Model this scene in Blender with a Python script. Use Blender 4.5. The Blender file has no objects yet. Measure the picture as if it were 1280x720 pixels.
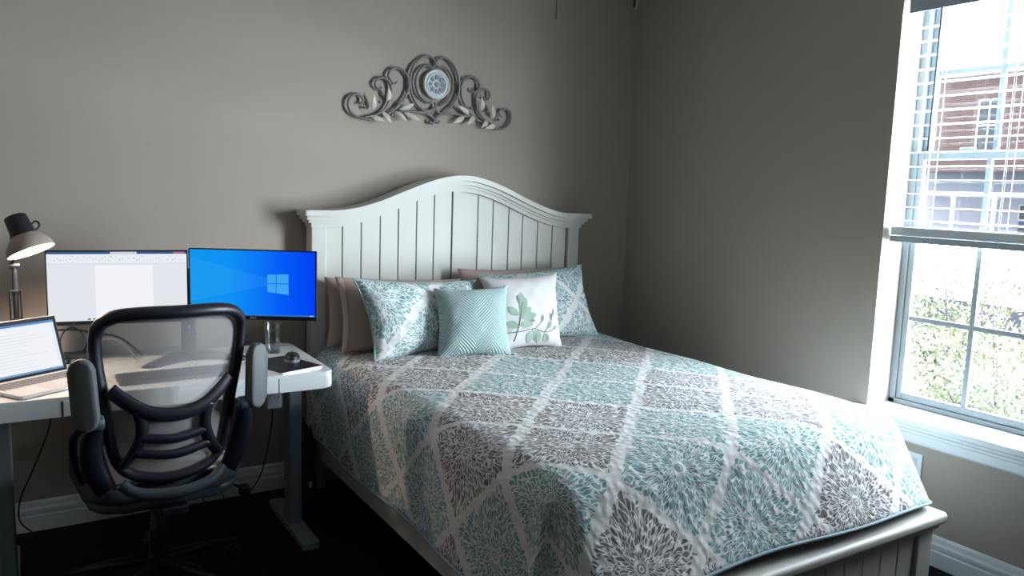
import bpy, bmesh, math, random
from mathutils import Vector, Matrix
random.seed(7)
S = bpy.context.scene
COL = S.collection
PI = math.pi

# ------------------------------------------------------------------ helpers
def lin(c):
    return tuple((v/255/12.92 if v/255 <= .04045 else ((v/255+.055)/1.055)**2.4) for v in c)

def nodes(name):
    m = bpy.data.materials.new(name); m.use_nodes = True
    nt = m.node_tree
    return m, nt, nt.nodes['Principled BSDF']

def N(nt, kind, **kw):
    n = nt.nodes.new(kind)
    for k, v in kw.items():
        if k in n.inputs.keys() if isinstance(k, str) else False: n.inputs[k].default_value = v
        else: setattr(n, k, v)
    return n

def math_n(nt, op, a, b=None, c=None):
    n = nt.nodes.new('ShaderNodeMath'); n.operation = op
    for i, v in enumerate((a, b, c)):
        if v is None: continue
        if isinstance(v, (int, float)): n.inputs[i].default_value = v
        else: nt.links.new(v, n.inputs[i])
    return n.outputs[0]

def mixc(nt, fac, a, b):
    n = nt.nodes.new('ShaderNodeMix'); n.data_type = 'RGBA'
    for i, v in ((0, fac), (6, a), (7, b)):
        if isinstance(v, (int, float)): n.inputs[i].default_value = v
        elif isinstance(v, tuple): n.inputs[i].default_value = (*v[:3], 1)
        else: nt.links.new(v, n.inputs[i])
    return n.outputs[2]

def schlick(nt, f0, p=5.):
    """Two-sided reflectance of a thin clear sheet."""
    lw = nt.nodes.new('ShaderNodeLayerWeight'); lw.inputs['Blend'].default_value = .5
    return math_n(nt, 'MULTIPLY_ADD', math_n(nt, 'POWER', lw.outputs['Facing'], p), .8, f0)

def mat(name, rgb, rough=.6, metal=0., var=.06, vscale=8., bump=0., bscale=200., spec=.5, linear=False, coat=0.):
    """Procedural surface: base colour with slight noise variation and an optional fine bump."""
    m, nt, b = nodes(name)
    c = rgb if linear else lin(rgb)
    tc = nt.nodes.new('ShaderNodeTexCoord')
    no = N(nt, 'ShaderNodeTexNoise'); no.inputs['Scale'].default_value = vscale; no.inputs['Detail'].default_value = 4
    nt.links.new(tc.outputs['Object'], no.inputs['Vector'])
    dark = tuple(v*(1-var) for v in c); light = tuple(min(1, v*(1+var)) for v in c)
    nt.links.new(mixc(nt, no.outputs['Fac'], dark, light), b.inputs['Base Color'])
    b.inputs['Roughness'].default_value = rough; b.inputs['Metallic'].default_value = metal
    b.inputs['Specular IOR Level'].default_value = spec; b.inputs['Coat Weight'].default_value = coat
    if bump:
        n2 = N(nt, 'ShaderNodeTexNoise'); n2.inputs['Scale'].default_value = bscale
        nt.links.new(tc.outputs['Object'], n2.inputs['Vector'])
        bp = nt.nodes.new('ShaderNodeBump'); bp.inputs['Strength'].default_value = bump; bp.inputs['Distance'].default_value = .002
        nt.links.new(n2.outputs['Fac'], bp.inputs['Height']); nt.links.new(bp.outputs['Normal'], b.inputs['Normal'])
    return m

def emis(name, rgb, strength):
    m = bpy.data.materials.new(name); m.use_nodes = True; nt = m.node_tree
    nt.nodes.clear()
    e = nt.nodes.new('ShaderNodeEmission'); e.inputs[0].default_value = (*lin(rgb), 1); e.inputs[1].default_value = strength*.82
    o = nt.nodes.new('ShaderNodeOutputMaterial'); nt.links.new(e.outputs[0], o.inputs[0])
    return m

def obj(name, bm, m=None, parent=None, smooth=False, origin=None):
    """Link a bmesh as ONE object; vertices are given in the parent's (or the world's) frame."""
    me = bpy.data.meshes.new(name)
    bmesh.ops.recalc_face_normals(bm, faces=bm.faces[:]) if not getattr(bm, 'keep', False) else None
    if origin is not None:
        bmesh.ops.translate(bm, verts=bm.verts[:], vec=-Vector(origin))
    bm.to_mesh(me); bm.free()
    if smooth:
        me.polygons.foreach_set('use_smooth', [True]*len(me.polygons))
    o = bpy.data.objects.new(name, me); COL.objects.link(o)
    if origin is not None: o.location = origin
    if m is not None:
        for q in (m if isinstance(m, (list, tuple)) else [m]): me.materials.append(q)
    if parent is not None: o.parent = parent
    return o

def thing(name, label, cat, loc=(0, 0, 0), rotz=0., group=None):
    o = bpy.data.objects.new(name, None); COL.objects.link(o)
    o.location = loc; o.rotation_euler = (0, 0, rotz); o.empty_display_size = .05
    return tag(o, label, cat, group)

def tag(o, label, cat, group=None):
    o['label'] = label; o['category'] = cat
    if group: o['group'] = group
    return o

def struct(o):
    o['kind'] = 'structure'; return o

def BM(): return bmesh.new()

def box(bm, x0, x1, y0, y1, z0, z1, bev=0., seg=2, mtx=None):
    v = [bm.verts.new(p) for p in ((x0,y0,z0),(x1,y0,z0),(x1,y1,z0),(x0,y1,z0),(x0,y0,z1),(x1,y0,z1),(x1,y1,z1),(x0,y1,z1))]
    f = [bm.faces.new([v[i] for i in q]) for q in ((0,3,2,1),(4,5,6,7),(0,1,5,4),(1,2,6,5),(2,3,7,6),(3,0,4,7))]
    vs = v
    if bev:
        e = list({ed for fc in f for ed in fc.edges})
        r = bmesh.ops.bevel(bm, geom=e, offset=bev, segments=seg, profile=.5, affect='EDGES')
        vs = list({w for fc in r['faces'] for w in fc.verts} | {w for w in v if w.is_valid})
    if mtx is not None: bmesh.ops.transform(bm, matrix=mtx, verts=vs)
    return vs

def frames(pts, closed=False):
    """Parallel-transport frames along a polyline."""
    n = len(pts); P = [Vector(p) for p in pts]; T = []
    for i in range(n):
        a = P[i-1] if (i > 0 or closed) else P[i]; b = P[(i+1) % n] if (i < n-1 or closed) else P[i]
        T.append((b-a).normalized())
    up = Vector((0, 0, 1)) if abs(T[0].z) < .9 else Vector((0, 1, 0))
    u = T[0].cross(up).normalized(); out = []
    for i in range(n):
        u = (u - T[i]*u.dot(T[i])).normalized(); out.append((P[i], u, T[i].cross(u)))
    return out

def smooth_path(pts, k=6, closed=False):
    """Catmull-Rom."""
    P = [Vector(p) for p in pts]; n = len(P); out = []
    m = n if closed else n-1
    for i in range(m):
        if closed: a, b, c, d = P[i-1], P[i], P[(i+1) % n], P[(i+2) % n]
        else: a, b, c, d = P[max(i-1, 0)], P[i], P[i+1], P[min(i+2, n-1)]
        for j in range(k):
            t = j/k
            out.append(.5*((2*b)+(c-a)*t+(2*a-5*b+4*c-d)*t*t+(3*b-a-3*c+d)*t**3))
    if not closed: out.append(P[-1])
    return out

def tube(bm, pts, r, seg=8, closed=False, flat=1., cap=True, ref=None):
    """Tube along a path; r a number or a list; flat scales the second axis. ref fixes the first axis."""
    fr = frames(pts, closed); rings = []
    n = len(fr)
    for i, (p, u, w) in enumerate(fr):
        if ref is not None:
            t = u.cross(w); R_ = Vector(ref); u = (R_ - t*R_.dot(t)).normalized(); w = t.cross(u)
        q = r[i] if isinstance(r, (list, tuple)) else r
        rings.append([bm.verts.new(p+u*math.cos(2*PI*k/seg)*q+w*math.sin(2*PI*k/seg)*q*flat) for k in range(seg)])
    for i in range(n if closed else n-1):
        A, B = rings[i], rings[(i+1) % n]
        for k in range(seg):
            bm.faces.new((A[k], A[(k+1) % seg], B[(k+1) % seg], B[k]))
    if cap and not closed:
        bm.faces.new(rings[0][::-1]); bm.faces.new(rings[-1])

def lathe(bm, prof, seg=32, mtx=None, closed_ends=True):
    """Revolve (r, z) pairs about z."""
    rings = []; allv = []
    for r, z in prof:
        if r < 1e-6: vs = [bm.verts.new((0, 0, z))]
        else: vs = [bm.verts.new((r*math.cos(2*PI*k/seg), r*math.sin(2*PI*k/seg), z)) for k in range(seg)]
        rings.append(vs); allv += vs
    for A, B in zip(rings, rings[1:]):
        for k in range(seg):
            a, b = A[k % len(A)], A[(k+1) % len(A)]; c, d = B[(k+1) % len(B)], B[k % len(B)]
            q = []
            for v in (a, b, c, d):
                if v not in q: q.append(v)
            if len(q) > 2:
                try: bm.faces.new(q)
                except ValueError: pass
    if mtx is not None: bmesh.ops.transform(bm, matrix=mtx, verts=allv)
    return allv

def prism(bm, poly, lo, hi, axis='y', bev=0., seg=2):
    """Extrude a polygon of (a, b) pairs; axis = the extrusion axis (a, b are the other two in xyz order)."""
    def mk(a, b, c): return {'x': (c, a, b), 'y': (a, c, b), 'z': (a, b, c)}[axis]
    A = [bm.verts.new(mk(a, b, lo)) for a, b in poly]; B = [bm.verts.new(mk(a, b, hi)) for a, b in poly]
    n = len(poly)
    f = [bm.faces.new(A), bm.faces.new(B[::-1])]
    for i in range(n): f.append(bm.faces.new((A[i], B[i], B[(i+1) % n], A[(i+1) % n])))
    if bev:
        e = [ed for fc in f[:2] for ed in fc.edges]
        bmesh.ops.bevel(bm, geom=e, offset=bev, segments=seg, profile=.5, affect='EDGES')

def rrect(x0, x1, y0, y1, r, k=6):
    out = []
    for cx, cy, a in ((x1-r, y1-r, 0), (x0+r, y1-r, 90), (x0+r, y0+r, 180), (x1-r, y0+r, 270)):
        for i in range(k+1):
            t = math.radians(a+90*i/k); out.append((cx+r*math.cos(t), cy+r*math.sin(t)))
    return out

def sheet(bm, fn, nu, nv, uvfn=None):
    """Grid of quads from fn(i/nu, j/nv); optional UVs."""
    g = [[bm.verts.new(fn(i/nu, j/nv)) for i in range(nu+1)] for j in range(nv+1)]
    uv = bm.loops.layers.uv.new('UVMap') if uvfn else None
    for j in range(nv):
        for i in range(nu):
            f = bm.faces.new((g[j][i], g[j][i+1], g[j+1][i+1], g[j+1][i]))
            if uvfn:
                for lp, (a, b) in zip(f.loops, ((i, j), (i+1, j), (i+1, j+1), (i, j+1))): lp[uv].uv = uvfn(a/nu, b/nv)
    return g

def rotm(loc=(0, 0, 0), z=0., x=0., y=0.):
    return Matrix.Translation(loc) @ Matrix.Rotation(z, 4, 'Z') @ Matrix.Rotation(x, 4, 'X') @ Matrix.Rotation(y, 4, 'Y')

def text_mesh(body, size, depth, m):
    c = bpy.data.curves.new('t', 'FONT'); c.body = body; c.size = size; c.extrude = depth; c.align_x = 'CENTER'; c.align_y = 'CENTER'
    t = bpy.data.objects.new('t', c); COL.objects.link(t)
    bpy.context.view_layer.update()
    me = bpy.data.meshes.new_from_object(t.evaluated_get(bpy.context.evaluated_depsgraph_get()))
    bpy.data.objects.remove(t)
    me.materials.clear(); me.materials.append(m)
    return me

# ------------------------------------------------------------------ camera
CAM = dict(f=974.95, loc=(-3.0987, -3.6355, 1.4627), yaw=.5633, pitch=-.1254, roll=.0329)
cd = bpy.data.cameras.new('camera'); cam = bpy.data.objects.new('camera', cd); COL.objects.link(cam)
cd.sensor_width = 36; cd.lens = 36*CAM['f']/1280; cd.clip_start = .05; cd.clip_end = 300
fw = Vector((math.sin(CAM['yaw'])*math.cos(CAM['pitch']), math.cos(CAM['yaw'])*math.cos(CAM['pitch']), math.sin(CAM['pitch'])))
rt = fw.cross(Vector((0, 0, 1))).normalized(); up = rt.cross(fw)
c_, s_ = math.cos(CAM['roll']), math.sin(CAM['roll'])
r2 = rt*c_+up*s_; u2 = -rt*s_+up*c_
M = Matrix((r2, u2, -fw)).transposed().to_4x4(); M.translation = CAM['loc']
cam.matrix_world = M
S.camera = cam

# ------------------------------------------------------------------ room
XL, YF, H = -4.5, -4.9, 2.74          # left wall, front wall, ceiling height
JY, WY2 = -1.66, -2.57                # window opening along the right wall
WZ0, WZ1 = .582, 2.36                 # stool top, header
RV = .162                             # reveal depth
M_wall = mat('wall_paint', (155, 146, 138), .75, var=.025, vscale=3, bump=.10, bscale=180, spec=.3)
M_wall_w = mat('jamb_paint', (156, 150, 142), .6, var=.02, spec=.3)
M_ceil = mat('ceiling_paint', (226, 225, 222), .9, var=.02)
M_trim = mat('trim_white', (206, 212, 218), .35, var=.02)
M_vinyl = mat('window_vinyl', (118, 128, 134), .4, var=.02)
M_blind = mat('blind_white', (204, 210, 214), .45, var=.02)

def plank_floor():
    m, nt, b = nodes('dark_plank_floor')
    tc = nt.nodes.new('ShaderNodeTexCoord')
    br = nt.nodes.new('ShaderNodeTexBrick'); br.inputs['Scale'].default_value = 1
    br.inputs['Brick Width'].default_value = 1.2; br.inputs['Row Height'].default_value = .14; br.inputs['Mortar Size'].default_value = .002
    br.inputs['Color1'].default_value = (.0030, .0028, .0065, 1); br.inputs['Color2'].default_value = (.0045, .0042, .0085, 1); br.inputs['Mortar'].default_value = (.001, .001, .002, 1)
    nt.links.new(tc.outputs['Object'], br.inputs['Vector']); nt.links.new(br.outputs['Color'], b.inputs['Base Color'])
    b.inputs['Roughness'].default_value = .55; b.inputs['Specular IOR Level'].default_value = .12
    return m
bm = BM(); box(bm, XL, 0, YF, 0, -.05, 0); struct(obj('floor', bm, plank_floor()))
bm = BM(); box(bm, XL-.1, .2, YF-.1, .1, H, H+.1); struct(obj('ceiling', bm, M_ceil))
bm = BM(); box(bm, XL-.1, .2, 0, .1, -.05, H); struct(obj('wall_back', bm, M_wall))
bm = BM(); box(bm, XL-.1, XL, YF, 0, -.05, H); struct(obj('wall_left', bm, M_wall))
bm = BM(); box(bm, XL-.1, .2, YF-.1, YF, -.05, H); struct(obj('wall_front', bm, M_wall))
bm = BM()
box(bm, 0, .2, JY, 0, -.05, H); box(bm, 0, .2, YF, WY2, -.05, H)
box(bm, 0, .2, WY2, JY, -.05, WZ0-.03); box(bm, 0, .2, WY2, JY, WZ1, H)
struct(obj('wall_right', bm, M_wall))
bm = BM()       # painted drywall returns lining the opening
box(bm, -.001, RV, JY-.004, JY, WZ0, WZ1); box(bm, -.001, RV, WY2, WY2+.004, WZ0, WZ1); box(bm, -.001, RV, WY2+.004, JY-.004, WZ1-.004, WZ1)
struct(obj('trim_1', bm, M_wall_w))

def base_prof(h=.127):
    return [(0, 0), (.016, 0), (.016, h*.50), (.0125, h*.53), (.0125, h*.60), (.015, h*.62), (.015, h*.72), (.010, h*.80), (.008, h*.93), (.004, h), (0, h)]
bm = BM(); prism(bm, [(-a, z) for a, z in base_prof()], XL, 0, 'x'); struct(obj('baseboard_back', bm, M_trim))
bm = BM(); prism(bm, [(-a, z) for a, z in base_prof()], YF, -.016, 'y'); struct(obj('baseboard_right', bm, M_trim))

# stool and apron under the window
bm = BM()
prism(bm, rrect(-.0485, RV, WZ0-.03, WZ0, .008), JY-.0, WY2, 'y')
box(bm, -.0485, .0, JY, JY+.05, WZ0-.03, WZ0, .006); box(bm, -.0485, 0, WY2-.05, WY2, WZ0-.03, WZ0, .006)
prism(bm, [(0, WZ0-.03), (-.030, WZ0-.03), (-.030, WZ0-.042), (-.022, WZ0-.05), (-.022, WZ0-.060), (-.017, WZ0-.064), (-.017, WZ0-.098), (-.012, WZ0-.106), (0, WZ0-.106)], WY2-.03, JY+.03, 'y')
struct(obj('trim_2', bm, M_trim))

# ------------------------------------------------------------------ window
win = thing('window_1', 'tall white grid window in the right wall above the sill', 'window', (RV+.02, (JY+WY2)/2, WZ0)); struct(win)
WO = win.location
def wpart(name, bm, m, p=None):
    bmesh.ops.translate(bm, verts=bm.verts[:], vec=-WO) ; return obj(name, bm, m, p or win)
GZ = .36; MEET = WZ0+3*GZ
y0, y1 = WY2+.004, JY-.004
bm = BM()
for a, b in ((y1-.03, y1), (y0, y0+.03)): box(bm, RV-.012, RV+.05, a, b, WZ0, WZ1-.004, .003)
box(bm, RV-.012, RV+.05, y0, y1, WZ0, WZ0+.022, .003); box(bm, RV-.012, RV+.05, y0, y1, WZ1-.03, WZ1-.004, .003)
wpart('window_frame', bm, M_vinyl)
def sash(name, xa, xb, za, zb, nz, st):
    bm = BM()
    for a, b in ((y1-.03-st, y1-.03), (y0+.03, y0+.03+st)): box(bm, xa, xb, a, b, za, zb, .004)
    box(bm, xa, xb, y0+.03+st, y1-.03-st, za, za+.03, .004); box(bm, xa, xb, y0+.03+st, y1-.03-st, zb-.034, zb, .004)
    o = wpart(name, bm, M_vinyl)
    g0, g1 = y0+.03+st, y1-.03-st; gx = (xa+xb)/2
    bm = BM()
    for k in (1, 2):
        y = g1+(g0-g1)*k/3; box(bm, gx-.006, gx+.008, y-.0105, y+.0105, za+.03, zb-.034, .002)
    for k in range(1, nz):
        z = za+GZ*k; box(bm, gx-.0045, gx+.0068, g0, g1, z-.0105, z+.0105, .002)
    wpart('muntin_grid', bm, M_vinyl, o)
    m = bpy.data.materials.get('window_glass') or glass_mat()
    bm = BM(); box(bm, gx+.009, gx+.012, g0, g1, za+.03, zb-.034)
    wpart('glass_pane', bm, m, o)
    return o
def glass_mat():
    m = bpy.data.materials.new('window_glass'); m.use_nodes = True; nt = m.node_tree; nt.nodes.clear()
    t = nt.nodes.new('ShaderNodeBsdfTransparent'); t.inputs[0].default_value = (.97, .985, .98, 1)
    g = nt.nodes.new('ShaderNodeBsdfGlossy'); g.inputs['Roughness'].default_value = .02
    f = schlick(nt, .03)
    mx = nt.nodes.new('ShaderNodeMixShader'); o = nt.nodes.new('ShaderNodeOutputMaterial')
    nt.links.new(f, mx.inputs[0]); nt.links.new(t.outputs[0], mx.inputs[1]); nt.links.new(g.outputs[0], mx.inputs[2]); nt.links.new(mx.outputs[0], o.inputs[0])
    return m
sash('lower_sash', RV-.006, RV+.018, WZ0+.022, MEET+.017, 3, .026)
sash('upper_sash', RV+.020, RV+.044, MEET-.017, WZ1-.03, 2, .036)
bm = BM()
for y in (-1.9, -2.33): box(bm, RV-.02, RV-.002, y-.03, y+.03, MEET+.017, MEET+.03, .004)
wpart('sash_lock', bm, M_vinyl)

# ------------------------------------------------------------------ horizontal blind
XB = .052
bl = thing('window_blind', 'white horizontal slat blind half lowered inside the window reveal', 'blind', (XB, (JY+WY2)/2, 1.297))
BO = bl.location
def bpart(name, bm, m, p=None):
    bmesh.ops.translate(bm, verts=bm.verts[:], vec=-BO); return obj(name, bm, m, p or bl)
by0, by1 = WY2+.018, JY-.022
M_blind_head = mat('blind_head', (150, 162, 170), .45, var=.02)
bm = BM(); prism(bm, [(XB-.038, 2.231), (XB-.038, 2.312), (XB-.032, 2.318), (XB-.026, 2.312), (XB-.026, 2.24), (XB-.03, 2.231)], by0, by1, 'y'); bpart('valance', bm, M_blind_head)
bm = BM(); box(bm, XB-.022, XB+.026, by0+.005, by1-.005, 2.275, 2.33, .003); bpart('headrail', bm, M_blind)
def slat(bm, z, tilt=.04, w=.048, t=.0026):
    n = 6; a = []; b = []
    for i in range(n+1):
        u = (i/n-.5); x = XB+u*w; zz = z+.0035*(1-4*u*u)+u*w*tilt
        a.append((x, zz+t/2)); b.append((x, zz-t/2))
    prism(bm, a+b[::-1], by0, by1, 'y')
bm = BM()
for k in range(15): slat(bm, 2.172-k*.0562, .05+.02*math.sin(k*1.7))
bpart('slat_bank', bm, M_blind)
bm = BM()
for k in range(11): slat(bm, 1.327+k*.0031, .01*math.sin(k*2.3), .050)
bpart('stacked_slats', bm, M_blind)
bm = BM(); prism(bm, rrect(XB-.026, XB+.026, 1.297, 1.322, .004), by0-.002, by1+.002, 'y'); bpart('bottom_rail', bm, M_blind_head)
bm = BM()
for y in (by1-.14, (by0+by1)/2, by0+.14):
    for x in (XB-.027, XB+.027): tube(bm, [(x, y, 2.275), (x, y, 1.30)], .0011, 5)
    for x, dy in ((XB-.0, .02),): tube(bm, [(x, y+dy, 2.275), (x, y+dy, 1.30)], .0009, 5)
    for x in (XB-.028,):       # slack of the ladder cord over the gathered slats
        for sgn in (-1, 1):
            tube(bm, smooth_path([(x, y, 1.372), (x-.006, y+.014*sgn, 1.36), (x-.008, y+.022*sgn, 1.345), (x-.006, y+.010*sgn, 1.33), (x, y, 1.322)], 4), .0011, 5)
bpart('ladder_cord', bm, M_blind)
M_wand = mat('wand', (96, 104, 116), .3, var=.02)
bm = BM(); tube(bm, [(XB-.045, -1.822, 2.235), (XB-.048, -1.822, 1.69)], .0042, 8); tube(bm, [(XB-.048, -1.822, 1.69), (XB-.048, -1.822, 1.672)], .006, 8); bpart('tilt_wand', bm, M_wand)

# ------------------------------------------------------------------ outside the window
M_ground = mat('bright_paving', (226, 226, 224), .9, var=.04, vscale=.6)
M_road = mat('road', (34, 34, 40), .95, spec=.0, var=.05, vscale=1)
M_lawn = mat('far_lawn', (46, 54, 40), .95, var=.15, vscale=3)
bm = BM(); box(bm, .2, 3.3, -8, 4, -.6, -.42); struct(obj('ground_outside', bm, M_ground))
bm = BM(); box(bm, 8.5, 12.5, -45, 75, -.42, -.41); struct(obj('street', bm, M_road))
bm = BM(); box(bm, 39, 58, -10, 40, -.60, -.42); struct(obj('lawn', bm, M_lawn))

def brick_mat():
    m, nt, b = nodes('red_brick')
    tc = nt.nodes.new('ShaderNodeTexCoord'); mp = nt.nodes.new('ShaderNodeMapping'); mp.inputs['Rotation'].default_value = (PI/2, 0, PI/2)
    sx = nt.nodes.new('ShaderNodeSeparateXYZ'); cx = nt.nodes.new('ShaderNodeCombineXYZ')
    nt.links.new(tc.outputs['Object'], sx.inputs[0])
    nt.links.new(math_n(nt, 'ADD', sx.outputs['X'], sx.outputs['Y']), cx.inputs['X']); nt.links.new(sx.outputs['Z'], cx.inputs['Y'])
    br = nt.nodes.new('ShaderNodeTexBrick'); br.inputs['Scale'].default_value = 1
    br.inputs['Brick Width'].default_value = .32; br.inputs['Row Height'].default_value = .11; br.inputs['Mortar Size'].default_value = .012
    br.inputs['Color1'].default_value = (.055, .028, .028, 1); br.inputs['Color2'].default_value = (.08, .044, .042, 1); br.inputs['Mortar'].default_value = (.1, .08, .08, 1)
    nt.links.new(cx.outputs[0], br.inputs['Vector']); nt.links.new(br.outputs['Color'], b.inputs['Base Color'])
    b.inputs['Roughness'].default_value = .9
    return m
hs = thing('brick_house', 'red brick house with white columned porch seen across the street', 'house', (44, 12, -.42))
HO = hs.location
def hpart(name, bm, m, p=None):
    bmesh.ops.translate(bm, verts=bm.verts[:], vec=-HO); return obj(name, bm, m, p or hs)
M_white_sid = mat('white_siding', (182, 182, 188), .8, var=.03)
M_dark_win = mat('far_window', (30, 36, 44), .4, var=.1)
M_roof_blue = mat('porch_shingles', (40, 44, 54), .9, var=.12, vscale=6)
M_roof = mat('roof_shingles', (52, 52, 58), .9, var=.12, vscale=6)
M_door_b = mat('blue_door', (56, 68, 86), .6, var=.04)
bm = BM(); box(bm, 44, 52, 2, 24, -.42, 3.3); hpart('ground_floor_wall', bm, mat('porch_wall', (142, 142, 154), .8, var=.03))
bm = BM(); box(bm, 44.05, 52, 2, 24, 3.3, 8.9); hpart('brick_wall', bm, brick_mat())
bm = BM(); box(bm, 43.5, 52.5, 1.5, 24.5, 8.9, 9.5, .05); hpart('fascia', bm, M_white_sid)
bm = BM(); prism(bm, [(43.3, 9.5), (52.7, 9.5), (48, 12.3)], 1.3, 24.7, 'y'); hpart('roof', bm, M_roof)
bm = BM(); prism(bm, [(41.2, 2.15), (44.05, 3.35), (44.05, 2.15)], 2, 24, 'y'); hpart('porch_roof', bm, M_roof_blue)
bm = BM(); prism(bm, [(10.5, 2.25), (13.0, 2.25), (11.75, 3.3)], 41.0, 43.8, 'x'); hpart('porch_gable', bm, M_roof)
bm = BM(); box(bm, 41.2, 41.5, 2, 24, 1.9, 2.16, .02); hpart('porch_beam', bm, M_white_sid)
bm = BM(); box(bm, 41.2, 44, 2, 24, -.42, -.18, .02); hpart('porch_floor', bm, M_white_sid)
for y in (3, 5.2, 7.4, 9.6, 11.0, 12.0, 13.0, 14.0, 16.2, 18.4, 20.6, 23):
    bm = BM(); box(bm, 41.28, 41.46, y-.09, y+.09, -.18, 1.9, .01); box(bm, 41.24, 41.5, y-.13, y+.13, 1.78, 1.9, .01); hpart('porch_column', bm, M_white_sid)
for y in (6, 11.6, 12.55, 13.6, 18):
    bm = BM(); box(bm, 43.96, 44.02, y-.3, y+.3, .75, 1.5); w = hpart('porch_window', bm, M_dark_win)
    bm = BM()
    for a, b in ((y-.36, y-.3), (y+.3, y+.36)): box(bm, 43.94, 44.02, a, b, .69, 1.56)
    for z in (.69, 1.5): box(bm, 43.94, 44.02, y-.3, y+.3, z, z+.06)
    hpart('window_surround', bm, M_white_sid, w)
    bm = BM(); box(bm, 43.95, 44.0, y-.3, y+.3, -.2, .62); hpart('door_panel', bm, M_door_b)
for y in (4.5, 8, 11, 13.75, 17, 20.5):
    bm = BM(); box(bm, 44.0, 44.08, y-.55, y+.55, 4.6, 7.4); w = hpart('upper_window', bm, M_dark_win)
    bm = BM()
    for a, b in ((y-.65, y-.55), (y-.04, y+.04), (y+.55, y+.65)): box(bm, 43.96, 44.06, a, b, 4.5, 7.5)
    for z in (4.5, 5.95, 7.4): box(bm, 43.96, 44.06, y-.55, y+.55, z, z+.1)
    hpart('window_surround', bm, M_white_sid, w)

# shrub close to the glass
M_leaf = mat('pale_leaf', (96, 102, 82), .7, var=.2, spec=.1, vscale=14)
M_twig = mat('twig', (52, 46, 44), .8, var=.1)
def shrub(label, cx, cy, R_, z0, z1, nl, seed):
    rg = random.Random(seed)
    t = thing('garden_shrub', label, 'shrub', (cx, cy, -.42), group=None)
    tw = BM(); lf = BM()
    for k in range(26):
        a = rg.uniform(0, 2*PI); rr = R_*rg.uniform(.15, 1.0); zt = rg.uniform(z0+.35*(z1-z0), z1)*(1-.22*(rr/R_)**2)
        p = [Vector((rg.uniform(-.06, .06), rg.uniform(-.06, .06), 0)), Vector((rr*.4*math.cos(a), rr*.4*math.sin(a), .42+.35*(zt+.0))), Vector((rr*math.cos(a), rr*math.sin(a), zt+.42))]
        path = smooth_path(p, 6); tube(tw, path, [.009*(1-.8*i/len(path)) for i in range(len(path))], 5)
        for q in range(nl//26):
            u = rg.uniform(.25, 1); i = min(int(u*(len(path)-1)), len(path)-2); c = path[i]+Vector((rg.gauss(0, .09), rg.gauss(0, .09), rg.gauss(0, .07)))
            L_, W_ = rg.uniform(.03, .055), rg.uniform(.014, .024)
            m = Matrix.Translation(c) @ Matrix.Rotation(rg.uniform(0, 2*PI), 4, 'Z') @ Matrix.Rotation(rg.uniform(-1.2, 1.2), 4, 'X') @ Matrix.Rotation(rg.uniform(-.6, .6), 4, 'Y')
            pts = [(0, 0, 0), (W_/2, L_*.35, -.004), (W_*.42, L_*.65, -.004), (0, L_, 0), (-W_*.42, L_*.65, -.004), (-W_/2, L_*.35, -.004), (0, L_*.5, .003)]
            v = [lf.verts.new(m @ Vector(x)) for x in pts]
            for f in ((0, 1, 6), (1, 2, 6), (2, 3, 6), (3, 4, 6), (4, 5, 6), (5, 0, 6)): lf.faces.new([v[i] for i in f])
    obj('stem', tw, M_twig, t); obj('foliage', lf, M_leaf, t)
shrub('taller pale green shrub standing further out behind the lower left window panes', 2.55, -.68, .62, .1, 1.25, 5200, 3)
shrub('lower pale green shrub close outside the lower right window panes', 1.32, -1.62, .58, .1, .98, 6500, 5)

# ------------------------------------------------------------------ bed
M_bed = mat('bed_white', (194, 194, 189), .45, var=.02, vscale=5)
M_groove = mat('groove_grey', (120, 118, 112), .8, var=.03)
BX = -1.2
bed = thing('bed', 'white cottage bed with arched plank headboard and low plank footboard', 'bed', (BX, -1.15, 0))
BL = bed.location
def P(name, bm, m=None, p=None, smooth=False):
    bmesh.ops.translate(bm, verts=bm.verts[:], vec=-BL); return obj(name, bm, m or M_bed, p or bed, smooth)
def arch(x, base=1.341, rise=.184):
    d = min(abs(x-BX)/.70, 1)
    return base+rise*(.5+.5*math.cos(PI*d**.96))
XS = [-2.03+1.66*i/64 for i in range(65)]
def arch_band(bm, x0, x1, dz0, dz1, yf, yb, bev=.006):
    xs = [x0+(x1-x0)*i/64 for i in range(65)]
    prism(bm, [(x, arch(x)+dz1) for x in xs]+[(x, arch(x)+dz0) for x in xs[::-1]], yf, yb, 'y', bev, 2)
# headboard
bm = BM(); arch_band(bm, -1.96, -.44, -.30, -.06, -.078, -.03, 0); box(bm, -1.96, -.44, -.078, -.03, .25, 1.06); hb = P('headboard', bm, M_groove)
gx = [-1.903, -1.816, -1.722, -1.625, -1.53, -1.432, -1.336, -1.232, -1.083, -.991, -.893, -.805, -.705, -.607, -.512]
bm = BM()
for i in range(len(gx)-1):
    a, b = gx[i]+.0022, gx[i+1]-.0022
    if i == 6: b -= .003
    n = 5; xs = [a+(b-a)*k/n for k in range(n+1)]
    prism(bm, [(x, arch(x)-.062) for x in xs[::-1]]+[(a, .28), (b, .28)], -.088, -.0785, 'y', .0022, 1)
P('plank_panel', bm, None, hb)
for a, b in ((-1.968, -1.898), (-.505, -.432)):
    bm = BM(); box(bm, a, b, -.102, -.02, 0, 1.30, .004); P('headboard_post', bm, None, hb)
bm = BM()
arch_band(bm, -2.014, -.384, -.026, 0, -.158, -.016, .007)
arch_band(bm, -2.001, -.397, -.046, -.0255, -.138, -.016, .006)
arch_band(bm, -1.988, -.410, -.060, -.0455, -.122, -.018, .004)
arch_band(bm, -1.974, -.424, -.080, -.0595, -.112, -.02, .003)
P('crown_molding', bm, None, hb)
# side rails
for x in (-1.957, -.443):
    bm = BM(); box(bm, x-.015, x+.015, -2.15, -.10, .195, .355, .004); P('side_rail', bm)
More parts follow.
